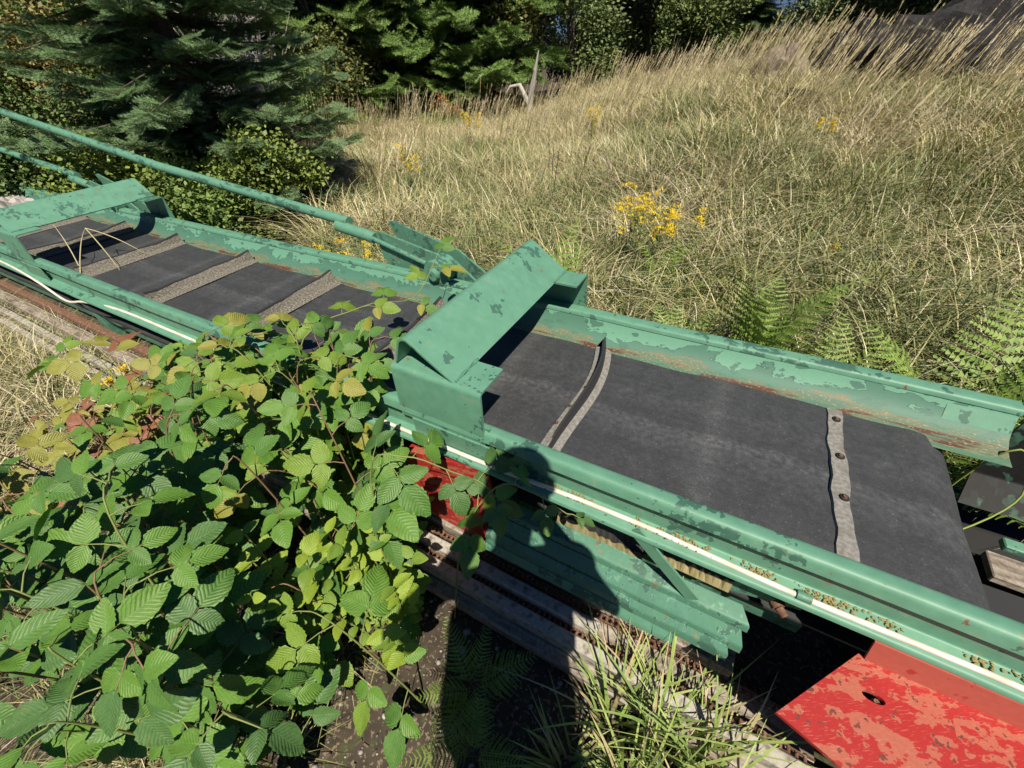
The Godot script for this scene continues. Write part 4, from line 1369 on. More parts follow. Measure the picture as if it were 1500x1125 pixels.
func build_ferns():
	rng.seed = 55
	var fm = [frond_mesh(1.0, 0.26, 0.35), frond_mesh(1.0, 0.30, 0.22), frond_mesh(1.0, 0.22, 0.5)]
	var spots = [
		["tall light green fern behind the far rail", Vector3(0.22, 0, -2.15), 0.82, 8, 1.15],
		["small fern behind the far rail below the goldenrod", Vector3(-0.17, 0, -1.95), 0.56, 8, 0.9],
		["fern below the yellow goldenrod clump", Vector3(-0.42, 0, -2.75), 0.55, 7, 0.8],
		["fern at the right edge of the picture behind the far rail", Vector3(1.10, 0, -2.05), 0.82, 9, 0.95],
		["dark low fern by the end of the far rail", Vector3(0.90, 0, -1.72), 0.60, 8, 0.7],
		["fern behind the near bridge", Vector3(-0.95, 0, -2.1), 0.72, 8, 1.1],
		["fern in the dark soil by the photographer's shadow", Vector3(-0.34, 0, -0.23), 0.25, 6, 0.7],
		["second small fern in the shaded soil at the bottom", Vector3(-0.26, 0, -0.10), 0.22, 5, 0.7],
		["fern right of the tall one behind the far rail", Vector3(0.52, 0, -1.95), 0.55, 8, 0.8]]
	for s in spots:
		var pos = s[1]
		pos.y = ground_at(pos.x, pos.z)
		var b = thing("fern", s[0], "fern", pos, "ferns")
		for k in s[3]:
			var a = TAU * k / s[3] + rng.randf_range(-0.3, 0.3)
			var bs = Basis(Vector3.UP, a) * Basis(Vector3.RIGHT, rng.randf_range(0.3, 0.85) * s[4]) 
			part("frond", fm[rng.randi() % 3], M.plant, b, Vector3(0, 0.03, 0), bs.scaled_local(Vector3.ONE * s[2] * rng.randf_range(0.75, 1.15)))

func build_flowers():
	rng.seed = 61
	# goldenrod: leafy stems topped with arching plumes of tiny flower heads
	var make = func(label, pos, h, stems, plume):
		pos.y = ground_at(pos.x, pos.z)
		var b = thing("goldenrod", label, "flower", pos, "goldenrod in the meadow")
		var st = P.new(); var fl = P.new()
		for k in stems:
			var a = rng.randf() * TAU
			var o = Vector3(cos(a), 0, sin(a)) * rng.randf_range(0.02, 0.11)
			var top = o * 1.5 + Vector3(0, h * rng.randf_range(0.85, 1.05), 0)
			st.col = Color(0.12, 0.16, 0.05)
			st.tube([o * 0.3, o + Vector3(0, h * 0.5, 0), top], [0.003, 0.0025, 0.001], 5, false)
			for j in 16:
				var f = rng.randf_range(0.25, 0.9)
				var q = o + Vector3(0, h * f, 0)
				var an = rng.randf() * TAU
				st.col = Color(0.10, 0.17, 0.045).lerp(Color(0.16, 0.22, 0.06), rng.randf())
				blade(st, q, an, 0.03, 0.012, 0.07, 0.02, st.col, st.col, 3)
			for j in 12:
				var an = rng.randf() * TAU
				var d = Vector3(cos(an), 0.55, sin(an)).normalized() * plume * rng.randf_range(0.4, 1.0)
				var s0 = top - Vector3(0, rng.randf() * plume * 2.0, 0)
				for w in 22:
					var f = rng.randf()
					var q = s0 + d * f - Vector3(0, 0.35 * f * f * plume, 0) + Vector3(rng.randf_range(-1, 1), rng.randf_range(-0.3, 1.0), rng.randf_range(-1, 1)) * 0.010
					fl.col = Color(0.85, 0.60, 0.02).lerp(Color(0.92, 0.74, 0.06), rng.randf()).lerp(Color(0.55, 0.40, 0.03), 0.5 if rng.randf() < 0.2 else 0.0)
					var r = rng.randf_range(0.0035, 0.0070)
					var v1 = Vector3(rng.randf_range(-1, 1), rng.randf_range(-1, 1), rng.randf_range(-1, 1)).normalized() * r
					var v2 = Vector3(rng.randf_range(-1, 1), rng.randf_range(-1, 1), rng.randf_range(-1, 1)).normalized() * r
					fl.tri(q - v1, q + v2, q + v1 * 0.8 + Vector3(0, r, 0)); fl.tri(q - v2, q + v1, q + v2 * 0.8 + Vector3(0, r, 0))
		part("stem", st.done(), M.plant, b)
		part("flower_plume", fl.done(), M.vcol, b).set_meta("kind", "stuff")
	make.call("large yellow goldenrod clump in front of the meadow", Vector3(-0.60, 0, -2.85), 0.78, 9, 0.10)
	make.call("small goldenrod just right of the large yellow clump", Vector3(-0.38, 0, -3.3), 0.62, 3, 0.08)
	make.call("goldenrod beside the tension rod behind the far rail", Vector3(-2.35, 0, -1.80), 0.62, 4, 0.08)
	make.call("pale goldenrod in the left part of the meadow", Vector3(-3.6, 0, -4.1), 0.75, 4, 0.10)
	make.call("goldenrod in the meadow before the dark conifers", Vector3(-4.3, 0, -6.4), 0.85, 5, 0.12)
	make.call("goldenrod in the middle of the dry meadow", Vector3(-2.4, 0, -6.6), 0.85, 5, 0.12)
	make.call("goldenrod high on the right of the meadow slope", Vector3(0.35, 0, -5.6), 0.6, 2, 0.06)
	make.call("goldenrod at the far right by the meadow edge", Vector3(0.62, 0, -3.3), 0.45, 1, 0.05)
	make.call("goldenrod near the fir at the left of the meadow", Vector3(-4.3, 0, -2.9), 0.65, 3, 0.09)
	make.call("goldenrod beside the brambles at the left by the chain track", Vector3(-2.75, 0, -0.36), 0.42, 2, 0.05)

# ---- trees and shrubs
func spray_mesh():
	# a flat fir twig with needles
	var p = P.new()
	p.col = Color(0.09, 0.07, 0.045)
	p.tube([Vector3.ZERO, Vector3(0, 0.005, -0.12), Vector3(0, -0.005, -0.24)], [0.003, 0.002, 0.001], 3, false)
	var twigs = [[Vector3.ZERO, Vector3(0, 0, -1), 0.25]]
	for k in 4:
		for s in [-1, 1]:
			twigs.append([Vector3(0, 0, -0.04 - 0.045 * k), Vector3(s * 0.8, -0.05, -0.75).normalized(), 0.13 - 0.022 * k])
	for t in twigs:
		var n = int(t[2] / 0.0075)
		for j in n:
			var q = t[0] + t[1] * t[2] * (j + 0.5) / n
			for s in [-1.0, 1.0, 0.0]:
				var side = t[1].cross(Vector3.UP).normalized()
				var d = (side * s * 0.9 + t[1] * 0.45 + Vector3(0, 0.35 if s == 0.0 else 0.15, 0) + Vector3(rng.randf_range(-1, 1), rng.randf_range(-1, 1), rng.randf_range(-1, 1)) * 0.2).normalized() * 0.024
				p.col = Color(0.06, 0.125, 0.06).lerp(Color(0.19, 0.28, 0.15), pow(rng.randf(), 1.5))
				var w = t[1] * 0.0032
				p.tri(q - w, q + w, q + d)
	return p.done()

func bough_mesh():
	# a drooping bough of a distant conifer: side twigs with coarse tufts
	var p = P.new()
	var twigs = [[Vector3.ZERO, Vector3(0, -0.1, -1).normalized(), 0.62]]
	for k in 6:
		for s in [-1, 1]:
			twigs.append([Vector3(0, -0.01 * k, -0.06 - 0.085 * k), Vector3(s * 0.85, -0.22, -0.7).normalized(), 0.30 - 0.035 * k])
	for t in twigs:
		var n = int(t[2] / 0.022)
		for j in n:
			var q = t[0] + t[1] * t[2] * (j + 0.5) / n
			for s in [-1.0, 1.0, 0.0]:
				var side = t[1].cross(Vector3.UP).normalized()
				var d = (side * s * 0.9 + t[1] * 0.6 + Vector3(0, 0.35 if s == 0.0 else -0.1, 0) + Vector3(rng.randf_range(-1, 1), rng.randf_range(-1, 1), rng.randf_range(-1, 1)) * 0.35).normalized() * 0.06
				p.col = Color(0.08, 0.14, 0.045).lerp(Color(0.19, 0.27, 0.085), rng.randf())
				var w = t[1] * 0.010
				p.tri(q - w, q + w, q + d)
	return p.done()

func leaf_cluster(n, rad, size, cols):
	var p = P.new()
	for k in n:
		var q = Vector3(rng.randfn(), rng.randfn(), rng.randfn()) * rad * 0.5
		var d = Vector3(rng.randf_range(-1, 1), rng.randf_range(-0.8, 0.5), rng.randf_range(-1, 1)).normalized()
		var u = sunward(0.9)
		var s = u.cross(d).normalized()
		var l = size * rng.randf_range(0.6, 1.2)
		p.col = cols[rng.randi() % cols.size()]
		p.quad(q, q + d * l * 0.5 + s * l * 0.32, q + d * l, q + d * l * 0.5 - s * l * 0.32)
	return p.done()

var spray
var bough
func fir(label, pos, h, rad, n, tone, group, dens = 1.0, sc = 1.0):
	pos.y = ground_at(pos.x, pos.z) - 0.05
	var t = thing("fir_tree", label, "tree", pos, group)
	var p = P.new()
	p.tube([Vector3.ZERO, Vector3(0.03, h * 0.5, 0.02), Vector3(0, h, 0)], [0.02 * h, 0.012 * h, 0.004], 9)
	part("trunk", p.done(), M.bark, t)
	var br = P.new(); var xf = []; var tint = []
	var whorls = int(h / ((0.17 if sc < 1.5 else 0.20) * sc))
	for wv in whorls:
		var f = (wv + 0.5) / whorls
		var y = h * (0.04 + 0.96 * f)
		var len0 = rad * pow(1.0 - f, 0.8) + 0.06
		var nb = 7 if f < 0.9 else 4
		for k in nb:
			var a = TAU * (k + rng.randf() * 0.7) / nb + wv * 1.1
			var l = len0 * rng.randf_range(0.65, 1.12)
			var o = Vector3(cos(a), 0, sin(a))
			var tipp = Vector3(0, y, 0) + o * l + Vector3(0, l * rng.randf_range(-0.22, 0.20), 0)
			var path = curve_pts(Vector3(0, y, 0), Vector3(0, y - l * 0.08, 0) + o * l * 0.5, tipp, 5)
			br.tube(path, [0.012 * l + 0.003, 0.010 * l, 0.008 * l, 0.006 * l, 0.004 * l, 0.002], 4, false)
			var ns = max(3, int(l / ((0.042 if sc < 1.5 else 0.040) * sc) * dens))
			for j in ns:
				var g = lerpf(0.15, 1.0, (j + rng.randf()) / ns)
				var q = Vector3(0, y, 0).lerp(tipp, g) + Vector3(0, -l * 0.05 * sin(g * PI), 0)
				var side = Vector3(-o.z, 0, o.x) * (1.0 if j % 2 == 0 else -1.0)
				var d = (o * rng.randf_range(0.4, 1.0) + side * rng.randf_range(0.3, 1.2) * (1.0 if g < 0.92 else 0.2) + Vector3(0, rng.randf_range(-0.25, 0.25), 0)).normalized()
				var s = rng.randf_range(0.75, 1.35) * (1.15 - g * 0.35) * (sc if sc < 1.5 else sc * 0.75)
				xf.append(Transform3D(aim(d, Vector3.UP + o * 0.15 + Vector3(rng.randf_range(-1, 1), 0, rng.randf_range(-1, 1)) * (0.75 if sc < 1.5 else 0.9)).scaled_local(Vector3.ONE * s), q))
				var v = rng.randf_range(0.8, 1.2)
				tint.append(Color(tone.r * v, tone.g * v, tone.b * v))
	part("branches", br.done(), M.bark, t)
	scatter("crown", spray if sc < 1.5 else bough, M.needle, xf, tint, t)

func leafy(called, label, category, pos, h, rad, cluster, n, tone, group, trunk_r = 0.05, low = 0.05):
	pos.y = ground_at(pos.x, pos.z) - 0.05
	var t = thing(called, label, category, pos, group)
	var p = P.new(); var xf = []; var tint = []
	var lobes = []
	var nl = 12
	for k in nl:
		var a = rng.randf() * TAU
		var f = rng.randf()
		var y = h * lerpf(low + 0.12, 0.9, f)
		var rr = rad * (0.35 + 0.65 * sin(PI * clampf(0.18 + f * 0.72, 0, 1))) * rng.randf_range(0.4, 0.85)
		lobes.append([Vector3(cos(a) * rr, y, sin(a) * rr), rng.randf_range(0.28, 0.5) * rad])
	p.tube([Vector3.ZERO, Vector3(0.02, h * 0.4, 0.03), Vector3(0, h * 0.85, 0)], [trunk_r, trunk_r * 0.7, trunk_r * 0.2], 7)
	part("trunk", p.done(), M.bark, t)
	var br = P.new()
	for l in lobes:
		var y0 = l[0].y * rng.randf_range(0.3, 0.7)
		br.tube(curve_pts(Vector3(0, y0, 0), Vector3(l[0].x * 0.4, lerpf(y0, l[0].y, 0.7), l[0].z * 0.4), l[0], 5), [trunk_r * 0.5, trunk_r * 0.42, trunk_r * 0.33, trunk_r * 0.25, trunk_r * 0.18, trunk_r * 0.1], 5, false)
	part("branches", br.done(), M.bark, t)
	for k in n:
		var l = lobes[rng.randi() % nl]
		var d = Vector3(rng.randfn(), rng.randfn(), rng.randfn()).normalized()
		var q = l[0] + d * l[1] * pow(rng.randf(), 0.45) * Vector3(1.1, 0.9, 1.1)
		if q.y < 0.02: q.y = rng.randf() * 0.2
		xf.append(Transform3D(Basis(Vector3.UP, rng.randf() * TAU).rotated(Vector3.RIGHT, rng.randf_range(-0.5, 0.5)).scaled(Vector3.ONE * rng.randf_range(0.7, 1.3)), q))
		var v = rng.randf_range(0.7, 1.2)
		tint.append(Color(tone.r * v, tone.g * v, tone.b * v))
	scatter("crown", cluster, M.plant, xf, tint, t)

func polar(az, r): return Vector3(sin(deg_to_rad(az)) * r, 0, -cos(deg_to_rad(az)) * r)

func build_trees():
	rng.seed = 7
	spray = spray_mesh()
	bough = bough_mesh()
	var g = [Color(0.095, 0.125, 0.045), Color(0.125, 0.155, 0.055), Color(0.065, 0.095, 0.036)]
	var small = leaf_cluster(26, 0.12, 0.045, g)
	var big = leaf_cluster(30, 0.32, 0.11, g)
	fir("blue-green fir in front of the shrubs at the upper left", Vector3(-5.54, 0, -3.02), 5.6, 1.7, 0, Color(1.45, 1.42, 1.25), "fir trees", 1.15)
	# the dark wood behind the meadow
	var gf = "conifers behind the meadow"
	fir("dark conifer left of the middle behind the meadow", polar(-44.5, 16.5), 9.0, 3.0, 0, Color(1.0, 1.08, 0.85), gf, 0.6, 1.7)
	fir("dark conifer behind the bleached snag", polar(-35.5, 17.0), 10.0, 3.6, 0, Color(1.0, 1.1, 0.85), gf, 0.65, 1.7)
	fir("tall dark conifer between the other two behind the meadow", polar(-40.0, 19.0), 11.0, 3.2, 0, Color(0.9, 1.0, 0.8), gf, 0.55, 1.8)
	fir("conifer behind the fir at the far upper left", polar(-66.0, 12.0), 8.0, 2.4, 0, Color(0.62, 0.75, 0.55), gf, 0.6, 1.7)
	fir("narrow conifer at the right end of the dark wood", polar(-17.0, 27.0), 8.0, 2.8, 0, Color(0.62, 0.72, 0.62), gf, 0.5, 2.1)
	fir("far conifer above the meadow crest near the sky gap", polar(-6.5, 31.0), 7.6, 3.0, 0, Color(0.60, 0.70, 0.62), gf, 0.5, 2.1)
	fir("conifer behind the dark rocks", polar(6.5, 25.0), 7.0, 3.0, 0, Color(0.60, 0.70, 0.55), gf, 0.5, 2.0)
	fir("conifer behind the brown-green tree on the left", polar(-51.0, 20.0), 10.0, 3.4, 0, Color(0.9, 1.0, 0.8), gf, 0.5, 1.9)
	fir("conifer at the back left of the wood", polar(-58.0, 19.0), 10.0, 3.4, 0, Color(0.62, 0.72, 0.5), gf, 0.5, 1.9)
	var gd = "broadleaf trees behind the meadow"
	leafy("broadleaf_tree", "brown-green broadleaf tree left of the dark conifers", "tree", polar(-49.0, 15.5), 6.5, 2.0, big, 1500, Color(1.7, 1.45, 1.2), gd, 0.10)
	leafy("broadleaf_tree", "rusty tinged broadleaf tree right of the dark conifers", "tree", polar(-28.5, 17.0), 6.0, 1.9, big, 1300, Color(1.9, 1.5, 1.2), gd, 0.10)
	leafy("broadleaf_tree", "light green round tree right of the rusty one", "tree", polar(-22.5, 18.5), 5.5, 2.0, big, 1300, Color(1.4, 1.5, 1.3), gd, 0.10)
	leafy("broadleaf_tree", "dark broadleaf tree at the right of the wood", "tree", polar(-14.5, 23.0), 6.0, 2.4, big, 1300, Color(1.2, 1.3, 1.15), gd, 0.10)
	leafy("broadleaf_tree", "low pale green tree by the meadow crest", "tree", polar(-9.5, 20.0), 3.1, 1.6, big, 900, Color(1.25, 1.35, 1.0), gd, 0.07)
	leafy("broadleaf_tree", "dark tree behind the dark rocks", "tree", polar(2.5, 24.0), 5.5, 2.5, big, 1200, Color(1.2, 1.3, 1.15), gd, 0.10)
	leafy("broadleaf_tree", "broadleaf tree beyond the dark rocks at the right", "tree", polar(12.0, 22.0), 6.0, 2.6, big, 1200, Color(0.9, 1.05, 0.9), gd, 0.10)
	leafy("broadleaf_tree", "tall broadleaf tree at the upper left corner", "tree", polar(-71.0, 13.0), 6.5, 2.4, big, 1500, Color(1.0, 1.1, 0.9), gd, 0.10)
	var gs = "shrubs on the left beyond the conveyor"
	leafy("shrub", "brown-grey twiggy shrub at the upper left", "shrub", Vector3(-8.2, 0, -3.0), 2.3, 1.2, small, 1700, Color(2.2, 1.5, 1.3), gs, 0.03)
	leafy("shrub", "dark green shrub at the left edge above the tension rod", "shrub", Vector3(-6.9, 0, -1.9), 1.7, 1.15, small, 2200, Color(1.2, 1.5, 1.1), gs, 0.03)
	leafy("shrub", "yellow-green low shrub between the fir and the tension rod", "shrub", Vector3(-5.4, 0, -2.15), 1.0, 0.8, small, 1600, Color(1.7, 1.85, 0.9), gs, 0.02)
	leafy("shrub", "green shrub under the left side of the fir", "shrub", Vector3(-6.6, 0, -3.1), 1.5, 1.0, small, 1700, Color(1.4, 1.6, 1.0), gs, 0.02)
	leafy("shrub", "low green growth behind the far bridge", "shrub", Vector3(-4.4, 0, -1.95), 0.7, 0.6, small, 1100, Color(1.5, 1.8, 1.0), gs, 0.015)
	leafy("shrub", "olive shrub at the foot of the fir beside the dry grass", "shrub", Vector3(-4.5, 0, -2.9), 0.95, 0.65, small, 1000, Color(1.7, 1.8, 1.0), gs, 0.02)
	leafy("shrub", "tall dark shrub far left behind the others", "shrub", Vector3(-9.5, 0, -1.9), 2.6, 1.4, small, 1900, Color(1.2, 1.3, 1.1), gs, 0.03)
	leafy("shrub", "green shrub between the fir and the meadow trees", "shrub", polar(-53.5, 11.0), 1.7, 1.0, small, 1500, Color(1.3, 1.6, 1.1), gs, 0.03)
	leafy("shrub", "red-leaved autumn shrub before the dark conifers", "shrub", polar(-36.5, 14.0), 0.95, 0.45, leaf_cluster(14, 0.12, 0.06, [Color(0.45, 0.10, 0.02), Color(0.40, 0.16, 0.03), Color(0.12, 0.14, 0.04)]), 90, Color(1, 1, 1), gs, 0.02)
	# dead grey bush: bare twigs only
	var t = thing("dead_bush", "bare grey dead bush behind the fir", "shrub", polar(-56.6, 9.0) + Vector3(0, ground_at(polar(-56.6, 9.0).x, polar(-56.6, 9.0).z), 0))
	var p = P.new()
	for k in 40:
		var a = rng.randf() * TAU
		var o = Vector3(cos(a), 0, sin(a)) * rng.randf_range(0.2, 0.95)
		var tp = o + Vector3(0, rng.randf_range(1.3, 3.2), 0)
		var path = curve_pts(o * 0.1, o * 0.4 + Vector3(0, tp.y * 0.6, 0), tp, 7)
		p.tube(path, [0.016, 0.014, 0.012, 0.010, 0.008, 0.006, 0.004, 0.002], 5, false)
		for j in 14:
			var q = path[2 + rng.randi() % 5]
			var d = Vector3(rng.randf_range(-1, 1), rng.randf_range(-0.2, 0.9), rng.randf_range(-1, 1)) * 0.45
			p.tube([q, q + d * 0.5 + Vector3(0, -0.02, 0), q + d + Vector3(rng.randf_range(-0.1, 0.1), 0.05, rng.randf_range(-0.1, 0.1))], [0.006, 0.005, 0.002], 4, false)
	part("twigs", p.done(), M.grey_wood, t)
	# bleached snag at the back of the meadow
	var sp = polar(-27.0, 13.0)
	sp.y = ground_at(sp.x, sp.z)
	t = thing("dead_snag", "bleached forked stump at the back of the meadow", "snag", sp)
	p = P.new()
	p.tube([Vector3.ZERO, Vector3(0.02, 0.6, 0), Vector3(0.16, 1.1, 0.02), Vector3(0.27, 1.62, 0.0)], [0.10, 0.08, 0.055, 0.015], 9)
	p.tube([Vector3(0.02, 0.6, 0), Vector3(0.10, 0.95, 0.05), Vector3(0.20, 1.25, 0.08)], [0.06, 0.045, 0.012], 8)
	p.tube([Vector3(0, 0.5, 0), Vector3(-0.25, 0.95, 0.05), Vector3(-0.5, 0.92, 0.1), Vector3(-0.62, 0.78, 0.12)], [0.07, 0.055, 0.035, 0.012], 8)
	part("trunk", p.done(), M.grey_wood, t)

func boulder(called, label, pos, size, m, seed_):
	pos.y = ground_at(pos.x, pos.z)
	var t = thing(called, label, "rock", pos, "rocks on the meadow crest")
	var f = FastNoiseLite.new(); f.seed = seed_; f.frequency = 0.9; f.fractal_octaves = 4
	var p = P.new()
	var U = 40; var W = 24
	var pt = func(i, j):
		var a = TAU * i / U; var b = PI * j / W
		var d = Vector3(sin(b) * cos(a), cos(b), sin(b) * sin(a))
		var r = 1.0 + 0.38 * f.get_noise_3dv(d * 1.6) + 0.26 * absf(f.get_noise_3dv(d * 5.0)) + 0.10 * f.get_noise_3dv(d * 14.0)
		return Vector3(d.x * size.x, d.y * size.y, d.z * size.z) * r
	for i in U:
		for j in W:
			p.quad(pt.call(i, j), pt.call(i + 1, j), pt.call(i + 1, j + 1), pt.call(i, j + 1))
	part("stone", p.done(), m, t)

func build_rocks():
	boulder("boulder", "tan weathered boulder on the meadow crest", polar(-1.5, 9.6), Vector3(0.50, 0.62, 0.5), M.tan_rock, 4)
	boulder("boulder", "wide dark grey rock in the upper right corner", polar(12.0, 10.2), Vector3(1.45, 1.15, 0.9), M.rock, 9)
	boulder("boulder", "dark grey rock behind the tall seed stalks", polar(5.0, 10.5), Vector3(0.9, 0.85, 0.8), M.rock, 14)
	boulder("boulder", "dark rock half hidden in grass below the tan boulder", polar(1.2, 7.8), Vector3(0.30, 0.32, 0.3), M.rock, 21)
	# loose white pebbles and chips on the dark soil
	rng.seed = 17
	var p = P.new()
	var xf = []; var tint = []
	for i in 8:
		for j in 6:
			var A = func(a, b): return Vector3(sin(PI * b / 6.0) * cos(TAU * a / 8.0), cos(PI * b / 6.0) * 0.62, sin(PI * b / 6.0) * sin(TAU * a / 8.0) * 0.8)
			p.quad(A.call(i, j), A.call(i, j + 1), A.call(i + 1, j + 1), A.call(i + 1, j), A.call(i, j), A.call(i, j + 1), A.call(i + 1, j + 1), A.call(i + 1, j))
	for k in 420:
		var x = rng.randf_range(-0.75, 0.55); var z = rng.randf_range(-0.44, 0.25)
		var s = 0.003 + 0.008 * pow(rng.randf(), 3.0)
		if k < 9: s = rng.randf_range(0.009, 0.017)
		xf.append(Transform3D(Basis(Vector3.UP, rng.randf() * 6.0).scaled(Vector3.ONE * s), Vector3(x, ground_at(x, z) + s * 0.2, z)))
		var v = rng.randf_range(0.12, 0.5)
		tint.append(Color(v, v * 0.96, v * 0.9))
	scatter("gravel", p.done(), M.vcol, xf, tint, self, "pale gravel and pebbles scattered on the dark soil", "gravel")
	# wood chips and dead leaves
	p = P.new()
	p.box(Vector3.ZERO, Vector3(0.009, 0.0012, 0.003), Basis(), 0.0005)
	xf = []; tint = []
	for k in 700:
		var x: float; var z: float
		if k < 520: x = rng.randf_range(-1.0, 0.6); z = rng.randf_range(-0.44, 0.3)
		else: x = rng.randf_range(-0.6, -0.1); z = rng.randf_range(-2.1, -1.6)
		xf.append(Transform3D(Basis.from_euler(Vector3(rng.randf_range(-0.4, 0.4), rng.randf() * 6.0, rng.randf_range(-0.4, 0.4))).scaled(Vector3.ONE * rng.randf_range(0.4, 1.4)), Vector3(x, ground_at(x, z) + 0.004, z)))
		var c = Color(0.15, 0.11, 0.075).lerp(Color(0.05, 0.04, 0.028), rng.randf())
		if k >= 520: c = Color(0.36, 0.13, 0.07).lerp(Color(0.25, 0.12, 0.07), rng.randf())
		tint.append(c)
	scatter("wood_chips", p.done(), M.vcol, xf, tint, self, "brown wood chips and litter on the soil", "wood chips")

# ------------------------------------------------------------------ the photographer, whose shadow falls into the picture
func surface(bones, cell, k, colors, p):
	var lo = Vector3.INF; var hi = -Vector3.INF
	for b in bones:
		var r = max(b[2], b[3]) + cell * 3
		for q in [b[0], b[1]]:
			lo = lo.min(q - Vector3.ONE * r); hi = hi.max(q + Vector3.ONE * r)
	var nx = int((hi.x - lo.x) / cell) + 2; var ny = int((hi.y - lo.y) / cell) + 2; var nz = int((hi.z - lo.z) / cell) + 2
	var F = PackedFloat32Array(); F.resize(nx * ny * nz); F.fill(1.0)
	var G = PackedInt32Array(); G.resize(nx * ny * nz)
	var D = PackedFloat32Array(); D.resize(nx * ny * nz); D.fill(9.0)
	for bi in bones.size():
		var b = bones[bi]
		var r = max(b[2], b[3]) + cell * 2.5 + k
		var l = ((b[0].min(b[1]) - Vector3.ONE * r - lo) / cell).floor(); var h = ((b[0].max(b[1]) + Vector3.ONE * r - lo) / cell).ceil()
		var ab = b[1] - b[0]; var ll = max(ab.length_squared(), 1e-9)
		for z in range(max(0, int(l.z)), min(nz, int(h.z) + 1)):
			for y in range(max(0, int(l.y)), min(ny, int(h.y) + 1)):
				for x in range(max(0, int(l.x)), min(nx, int(h.x) + 1)):
					var q = lo + Vector3(x, y, z) * cell
					var t = clampf((q - b[0]).dot(ab) / ll, 0, 1)
					var d = q.distance_to(b[0] + ab * t) - lerpf(b[2], b[3], t)
					var i = (z * ny + y) * nx + x
					if d < D[i]: D[i] = d; G[i] = b[4]
					var m = F[i]
					var hh = clampf(0.5 + 0.5 * (m - d) / k, 0, 1)
					F[i] = lerpf(m, d, hh) - k * hh * (1.0 - hh)
	var idx = {}
	var corner = [0, 1, nx, nx + 1, nx * ny, nx * ny + 1, nx * ny + nx, nx * ny + nx + 1]
	var vert = []; var vcol = []; var vnor = []
	for z in nz - 1:
		for y in ny - 1:
			for x in nx - 1:
				var i = (z * ny + y) * nx + x
				var inside = 0
				for c in corner:
					if F[i + c] < 0: inside += 1
				if inside == 0 or inside == 8: continue
				var s = Vector3.ZERO; var n = 0
				for e in [[0, 1], [2, 3], [4, 5], [6, 7], [0, 2], [1, 3], [4, 6], [5, 7], [0, 4], [1, 5], [2, 6], [3, 7]]:
					var fa = F[i + corner[e[0]]]; var fb = F[i + corner[e[1]]]
					if (fa < 0) == (fb < 0): continue
					var t = fa / (fa - fb)
					var A = Vector3(e[0] & 1, (e[0] >> 1) & 1, e[0] >> 2); var B = Vector3(e[1] & 1, (e[1] >> 1) & 1, e[1] >> 2)
					s += A.lerp(B, t); n += 1
				idx[i] = vert.size()
				vert.append(lo + (Vector3(x, y, z) + s / n) * cell)
				vcol.append(colors[G[i]])
				vnor.append(Vector3(F[i + 1] - F[i], F[i + nx] - F[i], F[i + nx * ny] - F[i]).normalized())
	for i in idx:
		for ax in 3:
			var st = [1, nx, nx * ny][ax]; var u = [nx, nx * ny, 1][ax]; var w = [nx * ny, 1, nx][ax]
			if (F[i] < 0) == (F[i + st] < 0): continue
			if not (idx.has(i - u) and idx.has(i - w) and idx.has(i - u - w)): continue
			var q = [idx[i], idx[i - u], idx[i - u - w], idx[i - w]]
			p.col = vcol[q[0]]
			if F[i] > 0: q.reverse()
			var o = (vert[q[2]] - vert[q[0]]).cross(vert[q[1]] - vert[q[0]])
			if o.dot(vnor[q[0]]) < 0: q.reverse()
			p.quad(vert[q[0]], vert[q[1]], vert[q[2]], vert[q[3]], vnor[q[0]], vnor[q[1]], vnor[q[2]], vnor[q[3]])

